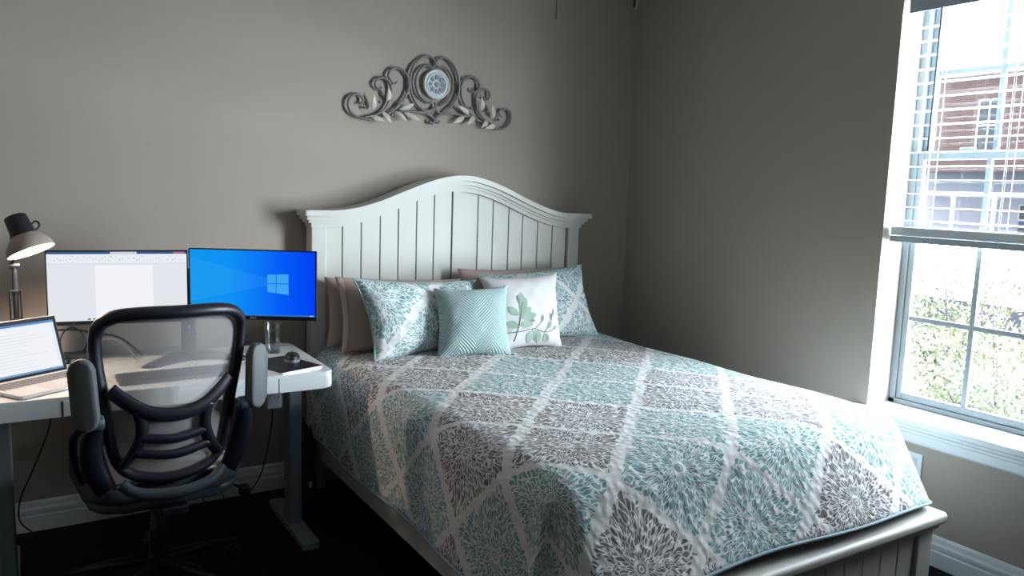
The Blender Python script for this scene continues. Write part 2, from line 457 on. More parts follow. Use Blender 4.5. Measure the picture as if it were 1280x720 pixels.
# footboard
bm = BM(); box(bm, -1.93, -.47, -2.20, -2.165, .08, .36); fb = P('footboard', bm, M_groove)
bm = BM(); prism(bm, rrect(-2.248, -2.118, .346, .386, .016), -2.018, -.382, 'x'); P('footboard_cap', bm, None, fb)
bm = BM(); prism(bm, rrect(-2.232, -2.13, .326, .347, .008), -1.998, -.402, 'x'); P('cap_molding', bm, None, fb)
x = -.512; gf = [x]
while x > -1.86: x -= .0975; gf.append(x)
bm = BM()
for a, b in zip(gf, gf[1:]): box(bm, b+.002, a-.002, -2.212, -2.19, .10, .33, .002, 1)
P('plank_panel', bm, None, fb)
for a, b in ((-1.985, -1.895), (-.505, -.415)):
    bm = BM(); box(bm, a, b, -2.222, -2.14, 0, .33, .006); P('footboard_post', bm, None, fb)
bm = BM(); box(bm, -1.9, -.5, -2.216, -2.19, .06, .10, .003); P('bottom_rail', bm, None, fb)
bm = BM(); box(bm, -1.94, -.46, -2.13, -.10, .22, .25, .003); P('slat_platform', bm)

M_matt = mat('mattress_gap_shade', (34, 42, 62), .85, var=.05, bump=.15)  # dark colour stands in for the shade in the gap under the quilt
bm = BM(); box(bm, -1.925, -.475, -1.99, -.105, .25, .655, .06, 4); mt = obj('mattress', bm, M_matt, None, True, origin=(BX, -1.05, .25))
tag(mt, 'mattress edge coloured dark for the gap shade under the quilt at the footboard', 'mattress')

# ------------------------------------------------------------------ quilt fabric
def quilt_mat(name, su=.46, sv=.46, ou=-.147, ov=-1.51, scale=1., teal_only=False, band=.038, uname='UVMap'):
    """Printed floral diamonds in teal and taupe between white bands; coordinates are metres of cloth in the UV map."""
    m, nt, b = nodes(name)
    uvn = nt.nodes.new('ShaderNodeUVMap'); uvn.uv_map = uname
    wob = nt.nodes.new('ShaderNodeTexNoise'); wob.inputs['Scale'].default_value = 5/scale
    nt.links.new(uvn.outputs[0], wob.inputs['Vector'])
    sep = nt.nodes.new('ShaderNodeSeparateXYZ'); nt.links.new(uvn.outputs[0], sep.inputs[0])
    A = lambda op, a, bb=None, c=None: math_n(nt, op, a, bb, c)
    wb = A('MULTIPLY', A('SUBTRACT', wob.outputs['Fac'], .5), .03)
    x, y = A('ADD', sep.outputs[0], wb), A('SUBTRACT', sep.outputs[1], wb)
    u = A('DIVIDE', A('SUBTRACT', A('SUBTRACT', x, y), ou), su*scale)
    v = A('DIVIDE', A('SUBTRACT', A('ADD', x, y), ov), -sv*scale)
    iu, iv = A('FLOOR', u), A('FLOOR', v)
    fu, fv = A('SUBTRACT', A('SUBTRACT', u, iu), .5), A('SUBTRACT', A('SUBTRACT', v, iv), .5)   # -.5 .. .5
    # distance to band centre lines, metres
    du = A('MULTIPLY', A('SUBTRACT', .5, A('ABSOLUTE', fu)), su*scale/1.414)
    dv = A('MULTIPLY', A('SUBTRACT', .5, A('ABSOLUTE', fv)), sv*scale/1.414)
    # colour block: 2 x 2 cells share a colour
    def par(i, off): return A('FLOOR', A('MULTIPLY', A('FLOORED_MODULO', A('ADD', i, off), 4.), .5))
    def pm(i, off):
        n = nt.nodes.new('ShaderNodeMath'); n.operation = 'FLOORED_MODULO'
        nt.links.new(A('ADD', i, off), n.inputs[0]); n.inputs[1].default_value = 4
        return A('FLOOR', A('MULTIPLY', n.outputs[0], .5))
    pu, pv = pm(iu, 41), pm(iv, 41)
    blk = A('ABSOLUTE', A('SUBTRACT', pu, pv))                       # 0 / 1
    # floral medallion in each cell
    px, py = A('MULTIPLY', fu, su*scale/1.414), A('MULTIPLY', fv, sv*scale/1.414)
    r = A('SQRT', A('ADD', A('MULTIPLY', px, px), A('MULTIPLY', py, py)))
    dn = nt.nodes.new('ShaderNodeTexNoise'); dn.inputs['Scale'].default_value = 24/scale; dn.inputs['Detail'].default_value = 1; nt.links.new(uvn.outputs[0], dn.inputs['Vector'])
    dsep = nt.nodes.new('ShaderNodeSeparateColor'); nt.links.new(dn.outputs['Color'], dsep.inputs[0])
    th = A('ARCTAN2', py, px); r0 = r
    sway = A('MINIMUM', A('MULTIPLY', r, 9.), 1.)
    r = A('ADD', r, A('MULTIPLY', sway, A('MULTIPLY', A('SUBTRACT', dsep.outputs[0], .5), .034*scale)))
    th = A('ADD', th, A('MULTIPLY', A('SUBTRACT', dsep.outputs[1], .5), .28))
    seed = A('ADD', A('MULTIPLY', iu, 3.17), A('MULTIPLY', iv, 7.31))
    def leafring(n, rl, off):
        c = nt.nodes.new('ShaderNodeCombineXYZ')
        nt.links.new(A('MULTIPLY', th, n/(2*PI)), c.inputs[0]); nt.links.new(A('DIVIDE', r, rl), c.inputs[1]); nt.links.new(A('ADD', seed, off), c.inputs[2])
        vo = nt.nodes.new('ShaderNodeTexVoronoi'); vo.feature = 'DISTANCE_TO_EDGE'; vo.voronoi_dimensions = '2D' if False else '3D'
        vo.inputs['Scale'].default_value = 1; vo.inputs['Randomness'].default_value = 1.
        nt.links.new(c.outputs[0], vo.inputs['Vector']); return vo.outputs['Distance']
    k = scale
    big = leafring(88, .034*k, 0.); small = leafring(42, .025*k, 4.)
    sel = A('LESS_THAN', r, .085*k)
    leaf = A('ADD', A('MULTIPLY', small, sel), A('MULTIPLY', big, A('SUBTRACT', 1., sel)))
    ink = A('MULTIPLY', A('SUBTRACT', leaf, .06), 11.)
    ink = A('MINIMUM', A('MAXIMUM', ink, 0.), 1.)
    # centre rosette: rings
    ring = A('MULTIPLY', A('ADD', A('SINE', A('MULTIPLY', r0, 2*PI/(.009*k))), 1.), .5)
    cen = A('LESS_THAN', r0, .018*k)
    ink = A('ADD', A('MULTIPLY', ring, cen), A('MULTIPLY', ink, A('SUBTRACT', 1., cen)))
    gap = A('MULTIPLY', A('LESS_THAN', A('ABSOLUTE', A('SUBTRACT', r0, .020*k)), .0025*k), 1.)
    ink = A('MULTIPLY', ink, A('SUBTRACT', 1., gap))
    # bands with ragged leaf edges
    en = nt.nodes.new('ShaderNodeTexNoise'); en.inputs['Scale'].default_value = 45/k; nt.links.new(uvn.outputs[0], en.inputs['Vector'])
    rag = A('MULTIPLY', A('SUBTRACT', en.outputs['Fac'], .5), .035*k)
    inu = A('GREATER_THAN', A('ADD', du, rag), band*.5*k); inv = A('GREATER_THAN', A('ADD', dv, rag), band*.5*k*.68)
    ink = A('MULTIPLY', ink, A('MULTIPLY', inu, inv))
    tone = nt.nodes.new('ShaderNodeTexNoise'); tone.inputs['Scale'].default_value = 28/k; nt.links.new(uvn.outputs[0], tone.inputs['Vector'])
    teal = mixc(nt, tone.outputs['Fac'], lin((66, 118, 124)), lin((148, 190, 188)))
    taupe = mixc(nt, tone.outputs['Fac'], lin((88, 84, 92)), lin((140, 132, 134)))
    body = teal if teal_only else mixc(nt, blk, taupe, teal)
    base = mixc(nt, ink, lin((218, 219, 220)), body)
    nt.links.new(base, b.inputs['Base Color']); b.inputs['Roughness'].default_value = .9; b.inputs['Specular IOR Level'].default_value = .2
    # stitched relief
    qn = nt.nodes.new('ShaderNodeTexVoronoi'); qn.feature = 'SMOOTH_F1'; qn.inputs['Scale'].default_value = 42/k; nt.links.new(uvn.outputs[0], qn.inputs['Vector'])
    bp = nt.nodes.new('ShaderNodeBump'); bp.inputs['Strength'].default_value = .42; bp.inputs['Distance'].default_value = .010*k
    bp.invert = True
    nt.links.new(qn.outputs['Distance'], bp.inputs['Height']); nt.links.new(bp.outputs['Normal'], b.inputs['Normal'])
    return m
M_quilt = quilt_mat('quilt_print')
M_sham = quilt_mat('sham_print', scale=1., teal_only=True, ou=-.085, ov=.085)
M_bind = mat('quilt_binding', (138, 160, 172), .8, var=.05, bump=.3)

# ------------------------------------------------------------------ quilt
QX0, QX1, QY0, QZ = -1.875, -.462, -1.972, .700
LS, LF = .462, .395
def prof(d, r, pmax):
    """Horizontal and downward run after d of cloth past the edge."""
    d1 = min(d, r*pmax); h = r*math.sin(d1/r); v = r*(1-math.cos(d1/r))
    if d > d1: h += (d-d1)*math.cos(pmax); v += (d-d1)*math.sin(pmax)
    return h, v
def cloth(s, t):
    """s, t: metres of cloth; the flat top spans QX0..QX1, QY0..-.13."""
    ds = (s-QX1) if s > QX1 else (s-QX0 if s < QX0 else 0.); dt = (t-QY0) if t < QY0 else 0.
    x, y = min(max(s, QX0), QX1), max(t, QY0)
    cx, cy = (s-BX)/.75, (t+1.0)/1.0
    z = QZ+.018*(1-min(1, abs(cx))**2)+.006*math.sin(s*6.1+t*3.3)*math.cos(t*5.7-s*2.1)
    d = math.hypot(ds, dt)
    if d < 1e-7: return Vector((x, y, z))
    c2 = (dt/d)**2                      # 0 side, 1 foot
    Lr = 1/max(abs(ds)/d/LS, abs(dt)/d/LF)
    L = LS*(1-c2)+LF*c2
    corner = 4*c2*(1-c2)
    L = L*(1-.06*corner)
    de = d*L/Lr
    pm = math.radians(86)*(1-c2)+math.radians(60)*c2
    r = .10*(1-c2)+.13*c2
    h, v = prof(de, r, pm)
    # hanging folds
    a = min(1., max(0., (de-.08)/.25))
    wob = a*(.012*math.sin(7.5*t+1.2)*(1-c2)+.010*math.sin(6.5*s+.6)*c2)
    wob += corner*a*.045*math.sin(6.0*math.atan2(abs(dt), abs(ds))-1.2)
    h += wob
    return Vector((x+h*ds/d, y+h*dt/d, z-v))
bm = BM()
NU, NV = 150, 150
sA, sB, tA, tB = QX0-LS, QX1+LS, -.135, QY0-LF
mp = lambda a, A_, B_: A_+(B_-A_)*a
sheet(bm, lambda a, b: cloth(mp(a, sA, sB), mp(b, tA, tB)), NU, NV, lambda a, b: (mp(a, sA, sB), mp(b, tA, tB)))
ql = obj('quilt', bm, M_quilt, None, True)
sd = ql.modifiers.new('thickness', 'SOLIDIFY'); sd.thickness = .012; sd.offset = -1
tag(ql, 'teal and taupe floral diamond quilt spread over the bed', 'quilt')
edge = []
n = 100
for i in range(n+1): edge.append(cloth(sA, mp(i/n, tA, tB)))
for i in range(1, n+1): edge.append(cloth(mp(i/n, sA, sB), tB))
for i in range(1, n+1): edge.append(cloth(sB, mp(i/n, tB, tA)))
bm = BM(); tube(bm, edge, .0065, 6, flat=.8); obj('binding', bm, M_bind, ql, True)

# ------------------------------------------------------------------ pillows
def pillow(name, label, corners, T, m, group=None, pinch=.10, n=26, uvs=1., seed=0, back=None, off=(0, 0), dog=.03, wr=1.):
    """corners TL, TR, BR, BL (world); bulges to both sides by T/2."""
    TL, TR, BR, BL_ = [Vector(c) for c in corners]
    nrm = ((TR-BL_).cross(TL-BR)).normalized()
    if nrm.y > 0: nrm = -nrm
    W, Hh = ((TR-TL).length+(BR-BL_).length)/2, ((TL-BL_).length+(TR-BR).length)/2
    org = (BL_+BR)/2; rg = random.Random(seed); ph = [rg.uniform(0, 6) for _ in range(6)]
    bulge = lambda u, v: (max(0, (1-abs(u)**2.6))*max(0, (1-abs(v)**2.6)))**.55
    def pt(u, v, sgn):
        # pinch the edges inwards between the corners
        uu = u*(1-pinch*(1-abs(v)**1.5)*abs(u)**3)*(1+dog*abs(u*v)**4); vv = v*(1-pinch*(1-abs(u)**1.5)*abs(v)**3)*(1+dog*abs(u*v)**4)
        a, b = (uu+1)/2, (vv+1)/2
        p = BL_*(1-a)*(1-b)+BR*a*(1-b)+TL*(1-a)*b+TR*a*b
        w = bulge(u, v)
        rip = .006*math.sin(7*u+ph[0]+3*v)*math.sin(5*v+ph[1])*(1-w)+.004*math.sin(13*u+ph[2])*math.sin(9*v+ph[3])
        return p+nrm*(sgn*(T/2*w+.003)+rip*(.3+w)*wr)
    bm = BM(); uv = bm.loops.layers.uv.new('UVMap')
    for sgn in (1, -1):
        g = [[bm.verts.new(pt(2*i/n-1, 2*j/n-1, sgn)) for i in range(n+1)] for j in range(n+1)]
        for j in range(n):
            for i in range(n):
                q = (g[j][i], g[j][i+1], g[j+1][i+1], g[j+1][i]); ij = ((i, j), (i+1, j), (i+1, j+1), (i, j+1))
                if sgn < 0: q, ij = q[::-1], ij[::-1]
                f = bm.faces.new(q); f.material_index = 0 if sgn > 0 or back is None else 1
                for lp, (a, b) in zip(f.loops, ij): lp[uv].uv = ((a/n-.5)*W*uvs+off[0], (b/n-.5)*Hh*uvs+off[1])
    bmesh.ops.remove_doubles(bm, verts=bm.verts[:], dist=.0001)
    # close the seam between the two faces
    be = [e for e in bm.edges if len(e.link_faces) == 1]
    bmesh.ops.bridge_loops(bm, edges=be)
    for f in bm.faces: f.smooth = True
    o = obj(name, bm, [m] if back is None else [m, back], None, True, origin=org)
    tag(o, label, 'pillow', group)
    return o, pt, org
def piping(o, pt, org, r, m, n=40):
    pts = [pt(-1+2*i/n, 1, 0) for i in range(n)]+[pt(1, 1-2*i/n, 0) for i in range(n)]+[pt(1-2*i/n, -1, 0) for i in range(n)]+[pt(-1, -1+2*i/n, 0) for i in range(n)]
    bm = BM(); tube(bm, [p-org for p in pts], r, 6, closed=True); return obj('piping', bm, m, o, True)

M_taupe = mat('taupe_sateen', (172, 150, 141), .55, var=.06, vscale=6)
M_taupe_hem = mat('taupe_hem', (190, 170, 156), .6, var=.05)
M_aqua_back = mat('sham_back', (168, 196, 192), .8, var=.05)
M_floral = mat('ivory_linen', (212, 210, 210), .9, var=.03, bump=.2, bscale=320)
def aqua_mat():
    m, nt, b = nodes('aqua_chevron')
    uvn = nt.nodes.new('ShaderNodeUVMap'); uvn.uv_map = 'UVMap'
    sep = nt.nodes.new('ShaderNodeSeparateXYZ'); nt.links.new(uvn.outputs[0], sep.inputs[0])
    A = lambda op, a, bb=None, c=None: math_n(nt, op, a, bb, c)
    zig = A('PINGPONG', A('ADD', sep.outputs[0], 5.03), .075)
    hgt = A('ABSOLUTE', A('SINE', A('MULTIPLY', A('ADD', sep.outputs[1], zig), PI/.015)))
    hgt = A('POWER', hgt, .45)
    no = nt.nodes.new('ShaderNodeTexNoise'); no.inputs['Scale'].default_value = 9; nt.links.new(uvn.outputs[0], no.inputs['Vector'])
    nt.links.new(mixc(nt, no.outputs['Fac'], lin((158, 184, 187)), lin((176, 200, 202))), b.inputs['Base Color'])
    b.inputs['Roughness'].default_value = .6; b.inputs['Sheen Weight'].default_value = .15
    bp = nt.nodes.new('ShaderNodeBump'); bp.inputs['Strength'].default_value = .9; bp.inputs['Distance'].default_value = .006
    nt.links.new(hgt, bp.inputs['Height']); nt.links.new(bp.outputs['Normal'], b.inputs['Normal'])
    return m
M_aqua = aqua_mat()
G = 'pillows propped against the headboard'
o, pt, og = pillow('bed_pillow', 'taupe pillow at the far left, pressed flat against the headboard', [(-1.915, -.150, 1.03), (-1.345, -.145, 1.0), (-1.36, -.20, .705), (-1.925, -.205, .715)], .10, M_taupe, G, seed=1, pinch=.05)
o, pt, og = pillow('bed_pillow', 'taupe pillow with a paler hem directly behind the left patterned sham', [(-1.899, -.255, 1.042), (-1.265, -.235, 1.01), (-1.352, -.335, .70), (-1.905, -.345, .715)], .11, M_taupe, G, seed=2, pinch=.05)
bm = BM()
for k in range(1):
    pa = [pt(-1+2*i/24*.0, -1+2*i/24, 1) for i in range(25)]
def hem(o, pt, og, u0, u1):
    bm = BM(); sheet(bm, lambda a, b: pt(u0+(u1-u0)*a, -1+2*b, 1)+Vector((0, -.002, 0))-og, 4, 24); h = obj('hem', bm, M_taupe_hem, o, True)
    s = h.modifiers.new('t', 'SOLIDIFY'); s.thickness = .003; s.offset = 1
hem(o, pt, og, -1, -.93)
o, pt, og = pillow('bed_pillow', 'taupe pillow behind the right patterned sham and the ivory cushion', [(-1.225, -.165, 1.052), (-.575, -.165, 1.045), (-.575, -.235, .705), (-1.24, -.235, .71)], .11, M_taupe, G, seed=3, pinch=.05)
M_pipe = mat('sham_piping', (150, 186, 186), .7, var=.04)
o, pt, og = pillow('pillow_sham', 'left teal floral sham with pale aqua back leaning over taupe pillow', [(-1.861, -.385, 1.043), (-1.235, -.335, 1.012), (-1.31, -.47, .71), (-1.815, -.52, .712)], .15, M_sham, G, seed=4, back=M_aqua_back, off=(0, 0), pinch=.07)
piping(o, pt, og, .0045, M_pipe)
o, pt, og = pillow('pillow_sham', 'right teal floral sham with white crossing bands behind ivory cushion', [(-1.165, -.27, 1.03), (-.531, -.255, 1.062), (-.512, -.40, .712), (-1.15, -.42, .715)], .14, M_sham, G, seed=5, back=M_aqua_back, off=(-.2, .085), pinch=.07)
piping(o, pt, og, .0045, M_pipe)
o, pt, og = pillow('throw_pillow', 'ivory square cushion printed with sage green leaf sprigs', [(-1.235, -.40, 1.036), (-.834, -.455, 1.052), (-.888, -.60, .712), (-1.235, -.575, .712)], .15, M_floral, G, seed=6, pinch=.08, wr=.45)
# leaf sprigs: thin print lying on the cushion front
M_sage = mat('sage_print', (150, 172, 158), .9, var=.1, vscale=30); M_grey_print = mat('grey_print', (128, 140, 142), .9, var=.1, vscale=30)
def on_front(a, b): return pt(a, b, 1)
def leafpoly(bm, a0, b0, a1, b1, w, idx):
    n = 8; L_ = math.hypot(a1-a0, b1-b0); dx, dy = (a1-a0)/L_, (b1-b0)/L_
    rows = []
    for i in range(n+1):
        t = i/n; ww = w*math.sin(PI*min(1, t*.96+.02))**.8
        rows.append([on_front(a0+dx*L_*t+sgn*dy*ww, b0+dy*L_*t-sgn*dx*ww)-og+Vector((-.001, -.0022, .0005)) for sgn in (-1, 0, 1)])
    V = [[bm.verts.new(p) for p in r] for r in rows]
    for i in range(n):
        for j in (0, 1):
            f = bm.faces.new((V[i][j], V[i][j+1], V[i+1][j+1], V[i+1][j])); f.material_index = idx
def sprig(bm, pts, w, idx=1):
    P3 = smooth_path([(a, b, 0) for a, b in pts], 8)
    tube(bm, [on_front(p.x, p.y)-og+Vector((-.001, -.0015, 0)) for p in P3], w, 4)
    for f in bm.faces:
        pass
bm = BM()
sprig(bm, [(-.75, -.62), (-.3, -.62), (.05, -.58), (.35, -.68), (.62, -.62), (.72, -.52)], .0022)
sprig(bm, [(-.55, -.85), (-.42, -.5), (-.30, -.15), (-.22, .15)], .0026)
sprig(bm, [(.05, -.58), (.25, -.42), (.30, -.30)], .0018); sprig(bm, [(.35, -.67), (.55, -.45), (.62, -.2)], .0018); sprig(bm, [(-.05, -.6), (.1, -.85), (.15, -.95)], .0018)
for f in bm.faces: f.material_index = 1
for q in [(-.35, -.25, .0, -.02, .13), (-.32, -.30, .12, -.20, .11), (-.30, -.1, -.1, .25, .10), (-.4, -.45, .0, -.45, .10), (-.38, -.2, -.62, .05, .10), (-.42, -.5, -.72, -.35, .10),
          (-.25, .12, -.20, .42, .09), (.02, -.62, .22, -.92, .13), (-.1, -.65, -.12, -.95, .10), (.35, -.72, .45, -.95, .09), (.45, -.6, .58, -.42, .07), (.62, -.6, .78, -.52, .05)]: leafpoly(bm, *q, 0)
for q in [(.27, -.42, .32, -.22, .045), (.58, -.40, .56, -.18, .035), (.64, -.28, .70, -.05, .035), (.12, -.7, .05, -.9, .05), (.40, -.72, .50, -.92, .05), (-.18, -.3, .06, -.38, .05), (-.28, .1, -.33, .32, .04)]: leafpoly(bm, *q, 1)
obj('leaf_print', bm, [M_sage, M_grey_print], o)
o, pt, og = pillow('throw_pillow', 'aqua square cushion with chevron stitching in front of the other pillows', [(-1.512, -.465, 1.0), (-1.176, -.545, 1.012), (-1.232, -.685, .714), (-1.558, -.60, .714)], .16, M_aqua, G, seed=8, pinch=.08, wr=.35)

# ------------------------------------------------------------------ desk
DX0, DX1, DY0, DY1, DZ = -3.29, -2.086, -.752, -.145, .739
desk = thing('standing_desk', 'white standing desk with rounded corners, centre drawer and T shaped feet', 'desk', (-2.69, -.46, 0))
DL = desk.location
def D(name, bm, m, p=None, smooth=False):
    bmesh.ops.translate(bm, verts=bm.verts[:], vec=-DL); return obj(name, bm, m, p or desk, smooth)
M_desk = mat('desk_white', (214, 219, 222), .3, var=.02, vscale=4)
M_deskleg = mat('desk_leg_grey', (122, 134, 142), .45, var=.03)
M_black = mat('black_plastic', (20, 22, 28), .45, var=.1)
bm = BM(); prism(bm, rrect(DX0, DX1, DY0, DY1, .035), DZ-.012, DZ, 'z', .003)
D('desktop', bm, M_desk)
bm = BM()
prism(bm, rrect(DX0, DX1, DY0, DY1, .035), DZ-.066, DZ-.0125, 'z', .006)
D('desk_body', bm, M_desk)
bm = BM(); box(bm, -3.006, -2.303, DY0-.0035, DY0+.02, DZ-.064, DZ-.0135, .002); dr = D('drawer', bm, M_desk)
M_gap = mat('gap_dark', (58, 62, 70), .8)
for x in (-3.0085, -2.3005):
    bm = BM(); box(bm, x-.002, x+.002, DY0-.0015, DY0+.01, DZ-.066, DZ-.012); D('drawer_gap', bm, M_gap, dr)
for x in (-3.185, -2.163):
    bm = BM(); prism(bm, rrect(x-.0275, x+.0275, -.50, -.42, .008), .03, DZ-.066, 'z', .001); D('leg', bm, M_deskleg)
    bm = BM(); prism(bm, rrect(x-.034, x+.034, -.72, -.20, .010), .006, .032, 'z', .004)
    f = D('foot', bm, M_deskleg)
    for y in (-.69, -.23):
        bm = BM(); lathe(bm, [(0, 0), (.018, 0), (.018, .007), (0, .007)], 16, Matrix.Translation((x, y, 0))); D('leveling_pad', bm, M_black, f)
bm = BM(); box(bm, -3.15, -2.2, -.49, -.43, DZ-.104, DZ-.066, .004); D('underframe_beam', bm, M_black)

bm = BM(); box(bm, -2.288, -2.226, -.53, -.42, .548, .669, .006)
for k in range(3): box(bm, -2.275+k*.016, -2.267+k*.016, -.5315, -.529, .59, .64, .001)
o = obj('power_box', bm, mat('power_box_grey', (150, 158, 168), .5), None, origin=(-2.257, -.475, .548)); tag(o, 'small grey power box mounted under the desktop near the right desk leg', 'power adapter')

# ------------------------------------------------------------------ monitors (screens are their own light source)
def vfac(nt, axis):
    tc = nt.nodes.new('ShaderNodeTexCoord'); s = nt.nodes.new('ShaderNodeSeparateXYZ'); nt.links.new(tc.outputs['Generated'], s.inputs[0]); return s.outputs[axis]
def blue_screen():
    m = bpy.data.materials.new('blue_desktop_screen'); m.use_nodes = True; nt = m.node_tree; nt.nodes.clear()
    gx, gz = vfac(nt, 0), vfac(nt, 2)
    A = lambda op, a, b=None, c=None: math_n(nt, op, a, b, c)
    rp = nt.nodes.new('ShaderNodeValToRGB'); e = rp.color_ramp.elements
    e[0].position = 0; e[0].color = (*lin((14, 150, 236)), 1); e[1].position = 1; e[1].color = (*lin((0, 62, 240)), 1)
    q = e.new(.30); q.color = (*lin((14, 146, 242)), 1); q = e.new(.72); q.color = (*lin((6, 92, 246)), 1)
    nt.links.new(gx, rp.inputs[0])
    # two faint light beams fanning from the window mark to the left
    dx = A('SUBTRACT', .66, gx)
    b1 = A('SUBTRACT', A('SUBTRACT', gz, .56), A('MULTIPLY', dx, .50)); b2 = A('ADD', A('SUBTRACT', gz, .50), A('MULTIPLY', dx, .45))
    fan = A('MULTIPLY', A('MULTIPLY', A('LESS_THAN', b1, 0.), A('GREATER_THAN', b2, 0.)), A('GREATER_THAN', dx, 0.))
    col = mixc(nt, A('MULTIPLY', fan, .07), rp.outputs[0], lin((90, 200, 255)))
    em = nt.nodes.new('ShaderNodeEmission'); em.inputs[1].default_value = .82; nt.links.new(col, em.inputs[0])
    o = nt.nodes.new('ShaderNodeOutputMaterial'); nt.links.new(em.outputs[0], o.inputs[0]); return m
M_scr_w = emis('document_screen', (226, 229, 236), 1.0); M_page = emis('page_white', (240, 242, 248), 1.0)
M_bar = emis('title_bar_blue', (58, 92, 140), .9); M_bar_l = emis('search_field', (206, 214, 226), 1.); M_rib = emis('ribbon_pale', (232, 236, 243), 1.); M_icon = emis('ribbon_icon', (204, 210, 222), .95)
M_line = emis('page_line', (206, 216, 230), 1.); M_task = emis('task_icon', (96, 110, 128), .8); M_logo = emis('logo_cyan', (62, 166, 242), 1.); M_red = emis('close_red', (190, 120, 130), .9)
M_bezel = mat('bezel_black', (12, 15, 24), .6, var=.05, spec=.15); M_shell = mat('monitor_shell', (40, 44, 52), .5)
def monitor(label, TL, TR, hgt, kind):
    """TL/TR: top corners of the panel; local x runs along the screen, -y is the front, origin at the bottom centre."""
    TL, TR = Vector(TL), Vector(TR); w = (TR-TL).length; ang = math.atan2(TR.y-TL.y, TR.x-TL.x)
    c = (TL+TR)/2; t = thing('monitor', label, 'monitor', (c.x, c.y, c.z-hgt), ang, 'desk monitors')
    bm = BM(); box(bm, -w/2, w/2, 0, .018, 0, hgt, .003)
    box(bm, -w*.36, w*.36, .018, .042, hgt*.12, hgt*.8, .008); obj('housing', bm, M_shell, t)
    b = .0045; bb = .016
    bm = BM()
    box(bm, -w/2, w/2, -.002, .001, 0, bb, .001); box(bm, -w/2, w/2, -.002, .001, hgt-b, hgt, .001)
    box(bm, -w/2, -w/2+b, -.002, .001, bb, hgt-b); box(bm, w/2-b, w/2, -.002, .001, bb, hgt-b)
    bz = obj('bezel', bm, M_bezel, t)
    x0, x1, z0, z1 = -w/2+b, w/2-b, bb, hgt-b; W_, H_ = x1-x0, z1-z0
    bm = BM(); box(bm, x0, x1, -.0012, .0005, z0, z1); sc = obj('screen', bm, blue_screen() if kind == 'blue' else M_scr_w, t)
    def quad(name, a, b_, c_, d, m, y=-.0020):
        bm = BM(); box(bm, x0+a*W_, x0+b_*W_, y, -.0011, z0+c_*H_, z0+d*H_); return obj(name, bm, m, sc)
    if kind == 'blue':
        bm = BM(); a, b_ = .615, .785
        zl0, zl1, zr0, zr1 = .375, .640, .335, .655; mx = .685; zm = .505
        def q4(pts): bm.faces.new([bm.verts.new((x0+p*W_, -.0019, z0+q*H_)) for p, q in pts])
        g = .006
        lerp = lambda za, zb, p: za+(zb-za)*(p-a)/(b_-a)
        for p, q in ((a, mx-g/2), (mx+g/2, b_)):
            q4([(p, lerp(zl0, zr0, p)), (q, lerp(zl0, zr0, q)), (q, zm-g), (p, zm-g)]); q4([(p, zm+g), (q, zm+g), (q, lerp(zl1, zr1, q)), (p, lerp(zl1, zr1, p))])
        r = bmesh.ops.extrude_face_region(bm, geom=bm.faces[:]); bmesh.ops.translate(bm, verts=[v for v in r['geom'] if isinstance(v, bmesh.types.BMVert)], vec=(0, .0008, 0))
        obj('window_logo', bm, M_logo, sc)
        quad('taskbar', 0, 1, 0, .022, emis('taskbar', (44, 120, 206), .9)); quad('tray_icons', .955, .985, .006, .018, M_bar_l, -.0026)
        me = text_mesh('DELL', .011, .0004, mat('logo_silver', (150, 156, 166), .4)); tx = bpy.data.objects.new('maker_mark', me); COL.objects.link(tx); tx.parent = bz
        tx.location = (0, -.0024, bb*.5); tx.rotation_euler = (PI/2, 0, 0)
    else:
        quad('title_bar', 0, 1, .965, 1, M_bar); quad('search_box', .44, .63, .968, .997, M_bar_l, -.0026)
        quad('window_buttons', .90, .985, .970, .995, M_red, -.0026)
        quad('ribbon', 0, 1, .83, .964, M_rib)
        bm = BM(); rg = random.Random(4)
        for k in range(46):
            a = .03+k*.0205; ww = rg.uniform(.004, .012); zz = rg.choice((.868, .89, .915)); box(bm, x0+a*W_, x0+(a+ww)*W_, -.0027, -.0019, z0+zz*H_, z0+(zz+rg.uniform(.012, .03))*H_)
        obj('ribbon_icons', bm, M_icon, sc)
        quad('page', .33, .745, .02, .80, M_page); quad('page_rule', .0, 1, .823, .829, M_icon, -.0026)
        bm = BM()
        for k in range(9):
            a = .27+k*.036; box(bm, x0+a*W_, x0+(a+.020)*W_, -.0027, -.0019, z0+.012*H_, z0+.034*H_)
        obj('taskbar_icons', bm, M_task, sc)
    return t
monitor('left monitor showing a pale document window', (-3.03, -.262, 1.180), (-2.542, -.325, 1.182), .286, 'white')
monitor('right monitor showing a blue desktop with a four pane window mark', (-2.538, -.325, 1.190), (-2.097, -.568, 1.191), .284, 'blue')
# shared stand
st = thing('monitor_stand', 'dark monitor stand with a wide V base on the white desk, behind the chair mesh', 'monitor stand', (-2.53, -.24, DZ))
M_stand = mat('stand_dark', (62, 64, 70), .45, var=.04)
bm = BM(); prism(bm, [(-.20, -.19), (-.155, -.20), (-.03, -.115), (.05, -.115), (.17, -.20), (.215, -.185), (.07, .035), (-.06, .035)], 0, .012, 'z', .004); obj('base', bm, M_stand, st)
bm = BM(); prism(bm, rrect(-.028, .028, -.022, .012, .006), .012, .36, 'z', .002); nk = obj('neck', bm, M_stand, st)
bm = BM(); lathe(bm, [(0, -.003), (.006, -.003), (.006, .001), (0, .001)], 12, Matrix.Translation((0, -.022, .12)) @ Matrix.Rotation(PI/2, 4, 'X')); obj('button', bm, mat('button_pale', (220, 222, 226), .4), nk)
bm = BM(); tube(bm, [(-.24, -.005, .285), (0, .004, .29), (.17, -.1, .295)], .014, 10); obj('arm', bm, M_stand, st)

